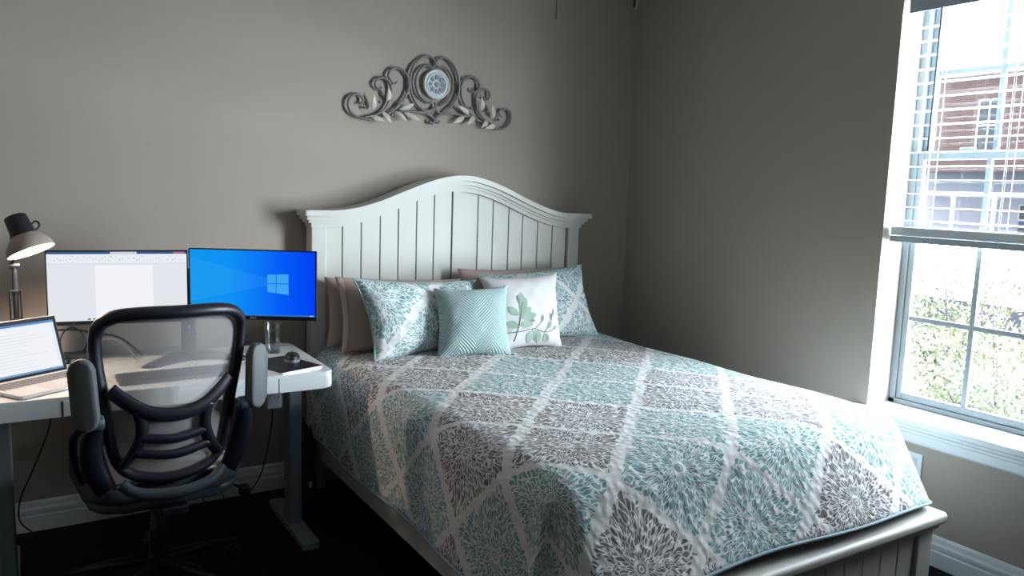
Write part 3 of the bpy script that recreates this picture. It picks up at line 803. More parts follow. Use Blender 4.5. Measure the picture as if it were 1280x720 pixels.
# ------------------------------------------------------------------ laptop
lt = thing('laptop', 'open silver laptop with a lit document on the left end of the desk', 'laptop', (-3.050, -.565, DZ), math.radians(33))
M_alu = mat('laptop_silver', (196, 194, 196), .35, .35, var=.02); M_keys = mat('laptop_keys', (84, 86, 92), .5, var=.05); M_keywell = mat('key_well', (176, 176, 182), .5)
LW, LDp = .315, .218
bm = BM(); prism(bm, rrect(-LW/2, LW/2, -LDp/2, LDp/2, .012), .002, .013, 'z', .002); base = obj('base', bm, M_alu, lt)
bm = BM(); box(bm, -LW/2+.012, LW/2-.012, -.010, LDp/2-.020, .0130, .0134); obj('keyboard_well', bm, M_keywell, base)
bm = BM()
for r_ in range(5):
    for k in range(14):
        a = -LW/2+.016+k*.0203; b = LDp/2-.040-r_*.0168
        box(bm, a, a+.0165, b, b+.0135, .0133, .0148, .0006, 1)
obj('keys', bm, M_keys, base)
bm = BM(); box(bm, -.05, .05, -LDp/2+.008, -.018, .013, .0133); obj('touchpad', bm, M_keywell, base)
for x in (-.13, .13):
    for y in (-.09, .09):
        bm = BM(); lathe(bm, [(0, 0), (.008, 0), (.008, .003), (0, .003)], 12, Matrix.Translation((x, y, 0))); obj('rubber_foot', bm, M_black, base)
tm = Matrix.Translation((0, LDp/2-.004, .012)) @ Matrix.Rotation(math.radians(-17), 4, 'X')   # lid leans back
LHh = .208
bm = BM(); box(bm, -LW/2, LW/2, 0, .005, 0, LHh, .002); bmesh.ops.transform(bm, matrix=tm, verts=bm.verts[:]); lid = obj('lid', bm, M_alu, lt)
bm = BM()
for q in ((-LW/2+.002, LW/2-.002, .002, .012), (-LW/2+.002, LW/2-.002, LHh-.016, LHh-.002), (-LW/2+.002, -LW/2+.013, .012, LHh-.016), (LW/2-.013, LW/2-.002, .012, LHh-.016)): box(bm, q[0], q[1], -.0012, .0002, q[2], q[3])
bmesh.ops.transform(bm, matrix=tm, verts=bm.verts[:]); obj('bezel', bm, M_bezel, lid)
sx0, sx1, sz0, sz1 = -LW/2+.013, LW/2-.013, .012, LHh-.016
M_lscr = emis('laptop_screen', (226, 236, 248), 1.0)
bm = BM(); box(bm, sx0, sx1, -.0008, .0002, sz0, sz1); bmesh.ops.transform(bm, matrix=tm, verts=bm.verts[:]); ls = obj('screen', bm, M_lscr, lid)
def lq(name, rects, m):
    bm = BM()
    for a, b, c, d in rects: box(bm, sx0+a*(sx1-sx0), sx0+b*(sx1-sx0), -.0016, -.0007, sz0+c*(sz1-sz0), sz0+d*(sz1-sz0))
    bmesh.ops.transform(bm, matrix=tm, verts=bm.verts[:]); return obj(name, bm, m, ls)
lq('title_bar', [(.0, 1, .955, 1)], emis('laptop_title', (92, 140, 196), 1.)); lq('page', [(.06, .96, .05, .93)], M_page)
rg = random.Random(3)
lq('text_lines', [(.12+rg.choice((0, 0, .05)), .12+rg.uniform(.35, .78), .12+k*.062, .132+k*.062) for k in range(12)], M_line)
lq('status_bar', [(0, 1, 0, .04)], emis('laptop_status', (120, 156, 196), 1.))

# ------------------------------------------------------------------ desk lamp
M_lamp = mat('lamp_black', (18, 20, 28), .4, var=.05); M_lampin = mat('lamp_inner', (240, 232, 220), .4)
LPX, LPY = -3.126, -.385
lp = thing('desk_lamp', 'black desk lamp with lit flared shade on a pole behind the laptop', 'lamp', (LPX, LPY, DZ))
bm = BM(); lathe(bm, [(0, 0), (.052, 0), (.055, .004), (.053, .012), (.02, .018), (.013, .03), (0, .03)], 28); obj('base', bm, M_lamp, lp, True)
bm = BM(); tube(bm, [(0, 0, .006), (0, 0, .18)], .011, 12); tube(bm, [(0, 0, .17), (.0, 0, .40)], .0085, 12); obj('pole', bm, M_lamp, lp)
bm = BM(); box(bm, -.020, -.013, -.012, .012, .205, .315, .002); box(bm, .013, .020, -.012, .012, .205, .315, .002); box(bm, -.02, .02, -.01, .01, .200, .212, .002); box(bm, -.02, .02, -.01, .01, .305, .315, .002)
lathe(bm, [(0, -.026), (.012, -.026), (.012, .026), (0, .026)], 14, Matrix.Translation((0, 0, .185)) @ Matrix.Rotation(PI/2, 4, 'Y')); obj('spring_bracket', bm, M_lamp, lp)
bm = BM(); lathe(bm, [(0, -.005), (.0055, -.005), (.0055, .003), (0, .003)], 12, Matrix.Translation((-.028, -.002, .172)) @ Matrix.Rotation(PI/2, 4, 'Y')); obj('screw', bm, mat('chrome', (220, 220, 220), .2, 1.), lp)
# shade: axis from the cap down towards the rim
top = Vector((.008, -.05, .578)); ax = Vector((.335, -.24, -.90)).normalized(); rim_d = .152
zq = Vector((0, 0, 1)).rotation_difference(ax).to_matrix().to_4x4()
sm = Matrix.Translation(top) @ zq @ Matrix.Scale(.88, 4)
prof_o = [(.0, 0), (.034, 0), (.040, .006), (.045, .078), (.050, .086), (.068, .106), (.082, .126), (.0865, .148), (.0865, rim_d)]
bm = BM(); lathe(bm, prof_o[:4]+[(.046, .084)], 32, sm); cap = obj('socket_cap', bm, M_lamp, lp, True)
bm = BM(); lathe(bm, [(.042, .080)]+prof_o[4:]+[(.0845, rim_d), (.0845, .148), (.079, .127), (.065, .108), (.047, .088), (.042, .083)], 36, sm)
M_shade = mat('shade_taupe', (166, 150, 142), .45, var=.04)
sh = obj('lamp_shade', bm, M_shade, lp, True)
bm = BM(); lathe(bm, [(.0838, .1475), (.0782, .1275), (.0642, .1085), (.0462, .0890), (.0, .088)], 36, sm); obj('reflector', bm, M_lampin, sh, True)
bm = BM()
lathe(bm, [(0, .092), (.018, .092), (.026, .108), (.033, .122), (.029, .138), (.016, .147), (0, .149)], 24, sm); obj('bulb', bm, emis('bulb_glow', (255, 228, 200), 440.), lp, True)
side = sm.to_3x3() @ Vector((1, 0, 0)); sv = (Vector((1, .2, .3))-ax*Vector((1, .2, .3)).dot(ax)).normalized()
hp = [top+ax*p+sv*q for p, q in ((.044, .037), (.037, .049), (.042, .058), (.054, .058), (.063, .049), (.067, .039))]
bm = BM(); tube(bm, smooth_path(hp, 5), .0036, 8); obj('handle', bm, M_lamp, lp, True)
bm = BM(); tube(bm, smooth_path([(0, 0, .395), (-.002, .012, .45), (-.001, .006, .51), (.006, -.022, .552)], 5), .0075, 10)
lathe(bm, [(0, -.016), (.012, -.016), (.012, .016), (0, .016)], 14, Matrix.Translation((0, 0, .40)) @ Matrix.Rotation(PI/2, 4, 'Y')); obj('neck_joint', bm, M_lamp, lp)
# ------------------------------------------------------------------ small things on the desk
gl = thing('water_glass', 'clear tumbler half full of water beside the tablet', 'glass', (-2.209, -.335, DZ))
def thin(name, tint, ior):
    m = bpy.data.materials.new(name); m.use_nodes = True; nt = m.node_tree; nt.nodes.clear()
    t = nt.nodes.new('ShaderNodeBsdfTransparent'); t.inputs[0].default_value = (*tint, 1)
    g = nt.nodes.new('ShaderNodeBsdfGlossy'); g.inputs['Roughness'].default_value = .04
    f = schlick(nt, ior, 2.2)
    mx = nt.nodes.new('ShaderNodeMixShader'); o = nt.nodes.new('ShaderNodeOutputMaterial')
    nt.links.new(f, mx.inputs[0]); nt.links.new(t.outputs[0], mx.inputs[1]); nt.links.new(g.outputs[0], mx.inputs[2]); nt.links.new(mx.outputs[0], o.inputs[0]); return m
M_glass = thin('clear_glass', (.90, .93, .94), .06); M_water = thin('water', (.74, .79, .81), .03)
bm = BM(); lathe(bm, [(0, 0), (.026, 0), (.0285, .003), (.0385, .125), (.0383, .128), (.0362, .128), (.0358, .125), (.0265, .012), (.024, .009), (0, .008)], 40); obj('tumbler', bm, M_glass, gl, True)
bm = BM(); lathe(bm, [(0, .0092), (.0238, .0098), (.0262, .013), (.0340, .0985), (.0, .0985)], 40); obj('water', bm, M_water, gl, True)

tb = thing('tablet', 'black faced tablet with pale metal edge lying flat at the right end of the desk', 'tablet', (-2.240, -.590, DZ), math.radians(19))
M_tabedge = mat('tablet_edge', (206, 208, 214), .35, .3); M_tabface = mat('tablet_face', (12, 14, 22), .35, var=.05)
bm = BM(); prism(bm, rrect(-.10, .10, -.128, .128, .012), 0, .007, 'z', .002); obj('body', bm, M_tabedge, tb)
bm = BM(); prism(bm, rrect(-.097, .097, -.125, .125, .010), .0066, .0078, 'z', .0003); obj('screen', bm, M_tabface, tb)
ms = thing('computer_mouse', 'black computer mouse resting on the black tablet', 'mouse', (-2.190, -.545, DZ+.0078), math.radians(-14))
M_mouse = mat('mouse_black', (20, 22, 28), .5, var=.05); M_mouse_side = mat('mouse_side', (120, 124, 132), .35)
def mouse(z0, z1, sc=1., n=10):
    bm = BM(); rings = []
    for i in range(n+1):
        ph = (PI/2)*i/n; rr = math.cos(ph)**.6 if i < n else 0; zz = z0+(z1-z0)*math.sin(ph)
        rings.append([bm.verts.new((.031*sc*rr*math.cos(a)*(1-.10*math.sin(a)), .052*sc*rr*math.sin(a), zz+.004*math.sin(-a)*rr*(zz-z0)/max(z1-z0, 1e-6)*(i < n))) for a in [2*PI*k/28 for k in range(28)]])
    for A_, B_ in zip(rings, rings[1:]):
        for k in range(28): bm.faces.new((A_[k], A_[(k+1) % 28], B_[(k+1) % 28], B_[k]))
    bm.faces.new(rings[0][::-1]); bmesh.ops.remove_doubles(bm, verts=bm.verts[:], dist=1e-5); return bm
obj('shell', mouse(.009, .034, .97), M_mouse, ms, True)
bm = BM(); prism(bm, [(.031*math.cos(a)*(1-.10*math.sin(a)), .052*math.sin(a)) for a in [2*PI*k/28 for k in range(28)]], 0, .011, 'z', .002); obj('side_band', bm, M_mouse_side, ms)
bm = BM(); lathe(bm, [(0, -.003), (.008, -.003), (.008, .003), (0, .003)], 16, Matrix.Translation((0, .027, .026)) @ Matrix.Rotation(PI/2, 4, 'Y')); obj('scroll_wheel', bm, M_mouse_side, ms)

kb = thing('keyboard', 'slim grey keyboard on the desk, seen through the chair mesh', 'keyboard', (-2.632, -.60, DZ), math.radians(2))
M_kbase = mat('keyboard_base', (92, 96, 102), .5); M_kkey = mat('keyboard_key', (56, 60, 68), .55, var=.08)
bm = BM(); prism(bm, rrect(-.2, .2, -.072, .072, .008), 0, .012, 'z', .002); obj('base', bm, M_kbase, kb)
bm = BM()
for r_ in range(5):
    for k in range(19):
        a = -.192+k*.0203; b = -.063+r_*.0258; box(bm, a, a+.0172, b, b+.021, .0115, .0165, .0012, 1)
obj('keys', bm, M_kkey, kb)
bx = thing('docking_box', 'small black box among the cables behind the laptop', 'dock', (-2.935, -.215, DZ), math.radians(-6))
bm = BM(); box(bm, -.075, .075, -.035, .04, 0, .035, .004); obj('case', bm, M_black, bx)
bm = BM()
for k in range(3): box(bm, -.05+k*.03, -.032+k*.03, -.0365, -.034, .010, .018, .001)
obj('ports', bm, mat('port_grey', (90, 94, 102), .5), bx)
M_cable = mat('cable_black', (22, 24, 30), .5)
def cable(label, pts, r=.003, m=None, name='cable', grp='loose cables at the desk'):
    o = Vector(pts[0]); bm = BM(); tube(bm, [p-o for p in smooth_path(pts, 8)], r, 6); q = obj(name, bm, m or M_cable, None, True); q.location = o; tag(q, label, 'cable', grp); return q
cable('black cable looping up from the black box behind the left monitor', [(-2.99, -.235, .765), (-2.985, -.20, .84), (-2.95, -.195, .875), (-2.91, -.20, .845), (-2.90, -.20, .80), (-2.91, -.182, .776)])
cable('thick black cable crossing sideways below the left monitor edge', [(-3.0, -.20, .868), (-2.93, -.19, .862), (-2.86, -.19, .842), (-2.78, -.19, .82), (-2.70, -.20, .745)], .0042)
cable('thin grey cable arching beside the black box', [(-2.885, -.30, .742), (-2.90, -.30, .79), (-2.865, -.29, .825), (-2.82, -.28, .835), (-2.77, -.27, .80), (-2.73, -.26, .742)], .003, mat('cable_grey', (110, 104, 104), .5))
cable('thin black cable hanging beside the left desk leg down to the baseboard', [(-3.02, -.30, .672), (-3.04, -.26, .50), (-3.10, -.14, .30), (-3.145, -.05, .16), (-3.15, -.03, .06), (-3.10, -.06, .006)], .003)
cable('thin black cable hanging just inside the right desk leg', [(-2.235, -.40, .548), (-2.222, -.36, .45), (-2.228, -.30, .30), (-2.235, -.20, .15), (-2.27, -.10, .03), (-2.33, -.09, .006)], .003)
cable('tangle of black cable hanging behind the chair in front of the baseboard', [(-2.76, -.12, .005), (-2.72, -.06, .06), (-2.64, -.04, .12), (-2.56, -.045, .135), (-2.50, -.05, .10), (-2.44, -.06, .14), (-2.38, -.05, .07), (-2.36, -.09, .006)], .003)
cable('curl of black cable at the baseboard right of the chair column', [(-2.62, -.10, .006), (-2.58, -.05, .08), (-2.53, -.04, .145), (-2.47, -.05, .11), (-2.45, -.08, .006)], .003)

bg = thing('black_bag', 'black bag slumped on the floor in the shadow between desk and bed', 'bag', (-2.035, -.16, 0))
M_bag = mat('bag_black', (10, 11, 18), .8, var=.15)
bm = BM(); rings = []
for i in range(9):
    t = i/8; z = .335*t; s = (1-.12*t-.25*max(0, t-.7)/.3); rings.append([bm.verts.new((.052*s*abs(math.cos(a))**.7*math.copysign(1, math.cos(a))+.006*math.sin(9*t+a), .115*s*abs(math.sin(a))**.7*math.copysign(1, math.sin(a))+.008*math.sin(7*t+2*a), z+.012*math.sin(2*a)*t)) for a in [2*PI*k/24 for k in range(24)]])
for A_, B_ in zip(rings, rings[1:]):
    for k in range(24): bm.faces.new((A_[k], A_[(k+1) % 24], B_[(k+1) % 24], B_[k]))
bm.faces.new(rings[0][::-1]); bm.faces.new(rings[-1]); obj('body', bm, M_bag, bg, True)
bm = BM(); tube(bm, smooth_path([(0, -.07, .31), (0, -.05, .37), (0, .0, .385), (0, .05, .37), (0, .07, .31)], 6), .006, 8); obj('handle', bm, M_bag, bg, True)
bm = BM(); box(bm, .0, .014, -.121, -.115, .085, .115, .002); obj('tag', bm, mat('pale_tag', (210, 208, 214), .6), bg)

# ------------------------------------------------------------------ office chair (local: +y towards the desk, back frame at the rear)
CA = .10
ch = thing('office_chair', 'black office chair with grey mesh back and flipped up armrests at the desk', 'chair', (-2.725, -.70, 0), CA)
M_cfr = mat('chair_frame', (14, 18, 32), .42, var=.06); M_cgrey = mat('chair_grey', (52, 66, 76), .5, var=.05); M_pad = mat('arm_pad', (84, 90, 94), .6, var=.05)
M_seatm = mat('seat_weave', (186, 184, 182), .8, var=.1, vscale=90, bump=.4, bscale=300)
def mesh_mat():
    m = bpy.data.materials.new('mesh_back'); m.use_nodes = True; nt = m.node_tree; nt.nodes.clear()
    t = nt.nodes.new('ShaderNodeBsdfTransparent'); d = nt.nodes.new('ShaderNodeBsdfDiffuse'); d.inputs[0].default_value = (*lin((176, 174, 176)), 1)
    tc = nt.nodes.new('ShaderNodeTexCoord'); vo = nt.nodes.new('ShaderNodeTexNoise'); vo.inputs['Scale'].default_value = 900; nt.links.new(tc.outputs['Object'], vo.inputs['Vector'])
    f = math_n(nt, 'MULTIPLY_ADD', vo.outputs['Fac'], .24, .34)
    mx = nt.nodes.new('ShaderNodeMixShader'); o = nt.nodes.new('ShaderNodeOutputMaterial')
    nt.links.new(f, mx.inputs[0]); nt.links.new(t.outputs[0], mx.inputs[1]); nt.links.new(d.outputs[0], mx.inputs[2]); nt.links.new(mx.outputs[0], o.inputs[0]); return m
CH = []          # half outline of the back frame (x, z), from the top centre
half = [(0, 1.046), (.10, 1.045), (.17, 1.036), (.207, 1.012), (.221, .97), (.219, .90), (.210, .83), (.199, .765), (.190, .70), (.183, .64), (.172, .575), (.150, .527), (.112, .498), (.055, .483)]
out2 = half+[(0, .478)]+[(-x, z) for x, z in half[::-1]][:-1]
def bpt(x, z, dy=0):
    """Back surface: reclined, wrapped slightly round the sitter, with a lumbar belly."""
    t = (z-.48)/.57
    return Vector((x, -.245-.10*(t-.15)+.075*(x/.22)**2+.05*math.exp(-((t-.30)/.22)**2)*0+dy, z))
loop = smooth_path([bpt(x, z) for x, z in out2], 4, True)
n = len(loop); rad = []
for p in loop:
    t = (p.z-.48)/.57; rad.append(.0245-.004*max(0, min(1, 1-t))+(.003 if t > .9 else 0))
bm = BM(); tube(bm, loop, rad, 10, closed=True, flat=.8); fr = obj('back_frame', bm, M_cfr, ch, True)
# mesh filling the frame
bm = BM(); cen = bm.verts.new(bpt(0, .78)); prev = None; R0 = []
K = 10
for p in loop:
    row = [bm.verts.new(bpt(p.x*k/K, .78+(p.z-.78)*k/K, .006)) for k in range(1, K+1)]; R0.append(row)
for i in range(n):
    A_, B_ = R0[i], R0[(i+1) % n]; bm.faces.new((cen, A_[0], B_[0]))
    for k in range(K-1): bm.faces.new((A_[k], A_[k+1], B_[k+1], B_[k]))
obj('mesh_back', bm, mesh_mat(), ch, True)
# lumbar frame: curved arms, two side struts, two cross bars
def strap(bm, pts, w, th=.010, dy=-.012):
    P3 = smooth_path([bpt(x, z, dy) for x, z in pts], 6)
    tube(bm, P3, [w]*len(P3), 8, flat=th/w, ref=(0, 0, 1)) if abs(P3[-1].x-P3[0].x) > abs(P3[-1].z-P3[0].z) else tube(bm, P3, [w]*len(P3), 8, flat=th/w, ref=(1, 0, 0))
bm = BM()
strap(bm, [(-.186, .800), (-.150, .765), (-.100, .727), (-.05, .708), (0, .703), (.05, .708), (.100, .727), (.150, .765), (.186, .800)], .024)
for s in (-1, 1): strap(bm, [(s*.108, .725), (s*.098, .68), (s*.101, .63), (s*.120, .58), (s*.150, .535)], .020)
strap(bm, [(-.102, .632), (0, .618), (.102, .632)], .0165)
strap(bm, [(-.118, .580), (0, .562), (.118, .580)], .0165)
obj('lumbar_support', bm, M_cfr, ch, True)
# seat
bm = BM()
def seatpt(a, b):
    x = (a-.5)*.49; y = -.22+.46*b; e = max(abs(2*a-1), 0)
    return Vector((x, y, .475+.012*(1-(2*a-1)**2)-.03*max(0, (b-.75)/.25)**2-.012*max(0, (e-.8)/.2)**2))
prism(bm, rrect(-.25, .25, -.215, .255, .09), .405, .468, 'z', .025, 4); st_ = obj('seat', bm, mat('seat_cushion', (52, 60, 68), .8, var=.08, bump=.3), ch, True)
bm = BM(); prism(bm, rrect(-.225, .225, -.195, .235, .08), .4675, .4725, 'z', .002, 2); obj('seat_cover', bm, M_seatm, st_, True)
bm = BM(); prism(bm, rrect(-.235, .235, -.21, .24, .09), .372, .408, 'z', .014, 3); obj('seat_pan', bm, M_cgrey, ch, True)
bm = BM()    # grey shell under the back frame joining it to the seat
P3 = smooth_path([(-.160, -.240, .485), (-.11, -.262, .450), (0, -.275, .436), (.11, -.262, .450), (.160, -.240, .485)], 6); tube(bm, P3, .020, 10, flat=.8, ref=(0, 0, 1)); obj('back_yoke', bm, M_cgrey, ch, True)
bm = BM(); box(bm, -.045, .045, -.25, .05, .345, .378, .008); obj('tilt_mechanism', bm, M_cfr, ch)
# armrests flipped upright beside the back
for s in (-1, 1):
    bm = BM()
    path = smooth_path([(s*.222, -.262, .70), (s*.238, -.225, .64), (s*.232, -.20, .56), (s*.205, -.19, .48), (s*.17, -.175, .415), (s*.10, -.12, .39)], 6)
    tube(bm, path, [.020+.016*math.sin(PI*min(1, i/(len(path)-1)*1.1)) for i in range(len(path))], 10, flat=.55, ref=(1, 0, 0))
    arm = obj('armrest', bm, M_cfr, ch, True)
    bm = BM(); path = smooth_path([(s*.250, -.240, .70), (s*.275, -.16, .64), (s*.272, -.12, .56), (s*.245, -.11, .47), (s*.19, -.12, .41)], 6); tube(bm, path, .014, 8); obj('arm_loop', bm, M_cfr, arm, True)
    bm = BM(); prism(bm, rrect(-.036, .036, -.113, .113, .035, 8), -.016, .016, 'y', .010, 4)
    # prism polygon is (x, z): stand the pad up, leaning a little outwards
    m = Matrix.Translation((s*.266+.006, -.262, .796)) @ Matrix.Rotation(s*.05, 4, 'Y') @ Matrix.Rotation(-.06, 4, 'X') @ Matrix.Rotation(s*.45, 4, 'Z')
    bmesh.ops.transform(bm, matrix=m, verts=bm.verts[:]); obj('arm_pad', bm, M_pad, arm, True)
    bm = BM(); lathe(bm, [(0, -.024), (.020, -.024), (.023, -.02), (.023, .02), (.020, .024), (0, .024)], 18, Matrix.Translation((s*.232, -.262, .705)) @ Matrix.Rotation(PI/2, 4, 'Y')); obj('pivot', bm, M_cgrey, arm, True)
bm = BM(); tube(bm, smooth_path([(.12, -.10, .375), (.20, -.14, .38), (.245, -.19, .372)], 4), .005, 8); box(bm, .228, .262, -.225, -.185, .352, .386, .006); obj('height_lever', bm, M_cfr, ch)
bm = BM(); lathe(bm, [(0, .10), (.030, .10), (.030, .24), (.026, .245), (.026, .35), (0, .35)], 20, Matrix.Translation((0, -.02, 0))); obj('gas_column', bm, M_cfr, ch, True)
cb = bpy.data.objects.new('star_base', None)
bm = BM(); lathe(bm, [(0, .075), (.045, .075), (.048, .10), (.036, .125), (0, .13)], 20, Matrix.Translation((0, -.02, 0))); hub = obj('star_base', bm, M_cfr, ch, True)
for k in range(5):
    a = math.radians(-60+72*k); dx, dy = math.cos(a), math.sin(a)
    bm = BM(); tube(bm, [(.03*dx, -.02+.03*dy, .103), (.17*dx, -.02+.17*dy, .092), (.30*dx, -.02+.30*dy, .072)], [.026, .021, .015], 8, flat=.8); obj('base_leg', bm, M_cfr, hub, True)
    bm = BM(); c = Vector((.30*dx, -.02+.30*dy, .027))
    for q in (-.014, .014): lathe(bm, [(0, -.008), (.022, -.008), (.027, -.004), (.027, .004), (.022, .008), (0, .008)], 18, Matrix.Translation(c+Vector((-dy, dx, 0))*q) @ Matrix.Rotation(a, 4, 'Z') @ Matrix.Rotation(PI/2, 4, 'X'))
    tube(bm, [c+Vector((0, 0, .0)), c+Vector((0, 0, .05))], .006, 8); obj('caster', bm, M_cfr, hub, True)
ART_SCROLLS = [[(-1.711,1.849),(-1.7,1.845),(-1.691,1.859),(-1.7,1.88),(-1.729,1.889),(-1.758,1.867),(-1.766,1.834),(-1.752,1.803),(-1.717,1.784),(-1.669,1.776),(-1.634,1.779)],[(-1.596,1.934),(-1.605,1.922),(-1.62,1.926),(-1.631,1.944),(-1.618,1.97),(-1.591,1.978),(-1.56,1.962),(-1.548,1.93),(-1.553,1.885),(-1.574,1.839),(-1.61,1.808),(-1.669,1.787),(-1.687,1.787)],[(-1.518,1.969),(-1.527,1.957),(-1.545,1.961),(-1.563,1.989),(-1.552,2.018),(-1.522,2.031),(-1.485,2.022),(-1.459,1.992),(-1.455,1.95),(-1.47,1.904),(-1.507,1.856),(-1.549,1.819),(-1.586,1.799),(-1.64,1.783)],[(-1.347,2.063),(-1.337,2.053),(-1.317,2.063),(-1.313,2.08),(-1.325,2.099),(-1.354,2.108),(-1.392,2.091),(-1.429,2.054),(-1.447,2.001),(-1.445,1.945),(-1.429,1.896),(-1.4,1.859),(-1.361,1.839),(-1.323,1.851),(-1.305,1.873),(-1.314,1.886)],[(-1.337,2.066),(-1.372,2.057),(-1.406,2.022),(-1.418,1.976),(-1.408,1.932),(-1.382,1.9),(-1.343,1.881),(-1.331,1.89)],[(-1.506,1.825),(-1.425,1.831),(-1.361,1.833),(-1.322,1.842),(-1.306,1.861)],[(-1.399,1.828),(-1.361,1.825),(-1.328,1.813),(-1.312,1.797),(-1.321,1.782),(-1.341,1.786),(-1.334,1.798)],[(-1.275,2.07),(-1.284,2.061),(-1.301,2.065),(-1.307,2.078),(-1.292,2.1),(-1.262,2.109),(-1.226,2.093),(-1.195,2.056),(-1.176,2.0),(-1.177,1.947),(-1.197,1.899),(-1.24,1.855),(-1.279,1.834),(-1.302,1.85),(-1.309,1.872)],[(-1.278,2.07),(-1.245,2.054),(-1.217,2.013),(-1.212,1.967),(-1.228,1.92),(-1.26,1.885),(-1.283,1.874),(-1.287,1.886)],[(-1.097,1.978),(-1.1,1.963),(-1.083,1.957),(-1.063,1.973),(-1.058,1.997),(-1.075,2.022),(-1.113,2.033),(-1.146,2.015),(-1.161,1.984),(-1.162,1.937),(-1.146,1.897),(-1.114,1.853),(-1.076,1.832)],[(-1.027,1.943),(-1.023,1.927),(-1.005,1.927),(-0.994,1.945),(-1.001,1.967),(-1.031,1.977),(-1.062,1.961),(-1.075,1.927),(-1.067,1.881),(-1.041,1.838),(-1.005,1.814),(-0.962,1.799)],[(-0.913,1.845),(-0.927,1.853),(-0.932,1.873),(-0.9,1.885),(-0.866,1.873),(-0.86,1.836),(-0.882,1.798),(-0.925,1.78),(-0.989,1.778),(-1.032,1.794)],[(-1.285,1.822),(-1.259,1.833),(-1.206,1.837),(-1.145,1.833),(-1.089,1.83),(-1.033,1.805)],[(-1.239,1.837),(-1.285,1.822),(-1.305,1.806),(-1.301,1.789),(-1.284,1.789),(-1.286,1.8)]]
ART_LEAVES = [[(-1.64,1.821),(-1.645,1.893)],[(-1.562,1.867),(-1.569,1.931)],[(-1.506,1.834),(-1.431,1.867)],[(-1.595,1.818),(-1.555,1.765)],[(-1.658,1.791),(-1.59,1.77)],[(-1.526,1.823),(-1.473,1.781)],[(-1.478,1.821),(-1.4,1.789)],[(-1.112,1.84),(-1.187,1.881)],[(-1.037,1.864),(-1.051,1.932)],[(-0.968,1.833),(-0.984,1.9)],[(-1.141,1.828),(-1.211,1.79)],[(-1.078,1.838),(-1.131,1.787)],[(-1.001,1.819),(-1.049,1.776)],[(-0.953,1.798),(-1.025,1.775)]]
ART_BERRIES = [(-1.605,1.864),(-1.513,1.866),(-1.683,1.83),(-1.542,1.808),(-1.103,1.875),(-1.01,1.87),(-0.934,1.828)]

# ------------------------------------------------------------------ wrought wall ornament
M_iron = mat('pewter_iron', (104, 106, 104), .5, .15, var=.15, vscale=40); M_leafm = mat('pewter_leaf', (186, 182, 172), .5, .1, var=.15, vscale=40)
M_med = mat('medallion_silver', (186, 192, 196), .5, .1, var=.2, vscale=60); M_medd = mat('medallion_recess', (120, 128, 138), .6, .1, var=.1, vscale=60)
art = thing('wall_ornament', 'grey metal scroll and leaf wall ornament with round medallion above the headboard', 'wall decor', (-1.305, -.002, 1.77))
AO = art.location
def Wp(x, z, y=-.020): return Vector((x, y, z))-AO
for pts in ART_SCROLLS:
    P3 = smooth_path([Wp(x, z, -.020) for x, z in pts], 5); n = len(P3)
    bm = BM(); tube(bm, P3, [.0062*(.75+.4*math.sin(PI*i/(n-1))) for i in range(n)], 7); obj('scroll', bm, M_iron, art, True)
for (x0, z0), (x1, z1) in ART_LEAVES:
    a = Vector((x0, -.022, z0))-AO; b = Vector((x1, -.040, z1))-AO; d = b-a; L_ = d.length; w = Vector((0, -1, 0)).cross(d).normalized(); nrm = d.cross(w).normalized()
    if nrm.y > 0: nrm = -nrm
    bm = BM(); n = 10; fr_, bk = [], []
    for i in range(n+1):
        t = i/n; ww = max(.0006, .0135*math.sin(PI*t**.8)**.9); c = a+d*t+nrm*.006*math.sin(PI*t)
        fr_.append([bm.verts.new(c-w*ww), bm.verts.new(c+nrm*-.003), bm.verts.new(c+w*ww)]); bk.append([bm.verts.new(c-w*ww-nrm*.0022), bm.verts.new(c-nrm*.0055), bm.verts.new(c+w*ww-nrm*.0022)])
    for i in range(n):
        for j in (0, 1):
            bm.faces.new((fr_[i][j], fr_[i+1][j], fr_[i+1][j+1], fr_[i][j+1])); bm.faces.new((bk[i][j], bk[i][j+1], bk[i+1][j+1], bk[i+1][j]))
        bm.faces.new((fr_[i][0], bk[i][0], bk[i+1][0], fr_[i+1][0])); bm.faces.new((fr_[i][2], fr_[i+1][2], bk[i+1][2], bk[i][2]))
    obj('leaf', bm, M_leafm, art, True)
for x, z in ART_BERRIES:
    bm = BM(); bmesh.ops.create_uvsphere(bm, u_segments=12, v_segments=8, radius=.0075, matrix=Matrix.Translation(Wp(x, z, -.018))); tube(bm, [Wp(x, z, -.018), Wp(x, z, -.0015)], .003, 6); obj('berry', bm, M_iron, art, True)
mm = Matrix.Translation(Wp(-1.304, 1.974, -.012)) @ Matrix.Rotation(PI/2, 4, 'X')
bm = BM(); lathe(bm, [(0, 0), (.074, 0), (.074, .010), (.070, .016), (.065, .016), (.063, .011), (.057, .011), (.055, .016), (.051, .016), (.049, .010), (0, .010)], 48, mm); md = obj('medallion', bm, M_med, art, True)
bm = BM()
for k in range(8):
    a = 2*PI*k/8; m2 = mm @ Matrix.Rotation(a, 4, 'Z')
    v = lathe(bm, [(0, .0095), (.0095, .0095), (.0095, .0125), (.005, .0135), (0, .012)], 12, m2 @ Matrix.Translation((.034, 0, 0)) @ Matrix.Scale(1.25, 4, (1, 0, 0)))
lathe(bm, [(0, .0095), (.013, .0095), (.013, .013), (.009, .015), (.006, .013), (0, .016)], 20, mm)
obj('rosette', bm, M_medd, md, True)
bm = BM()
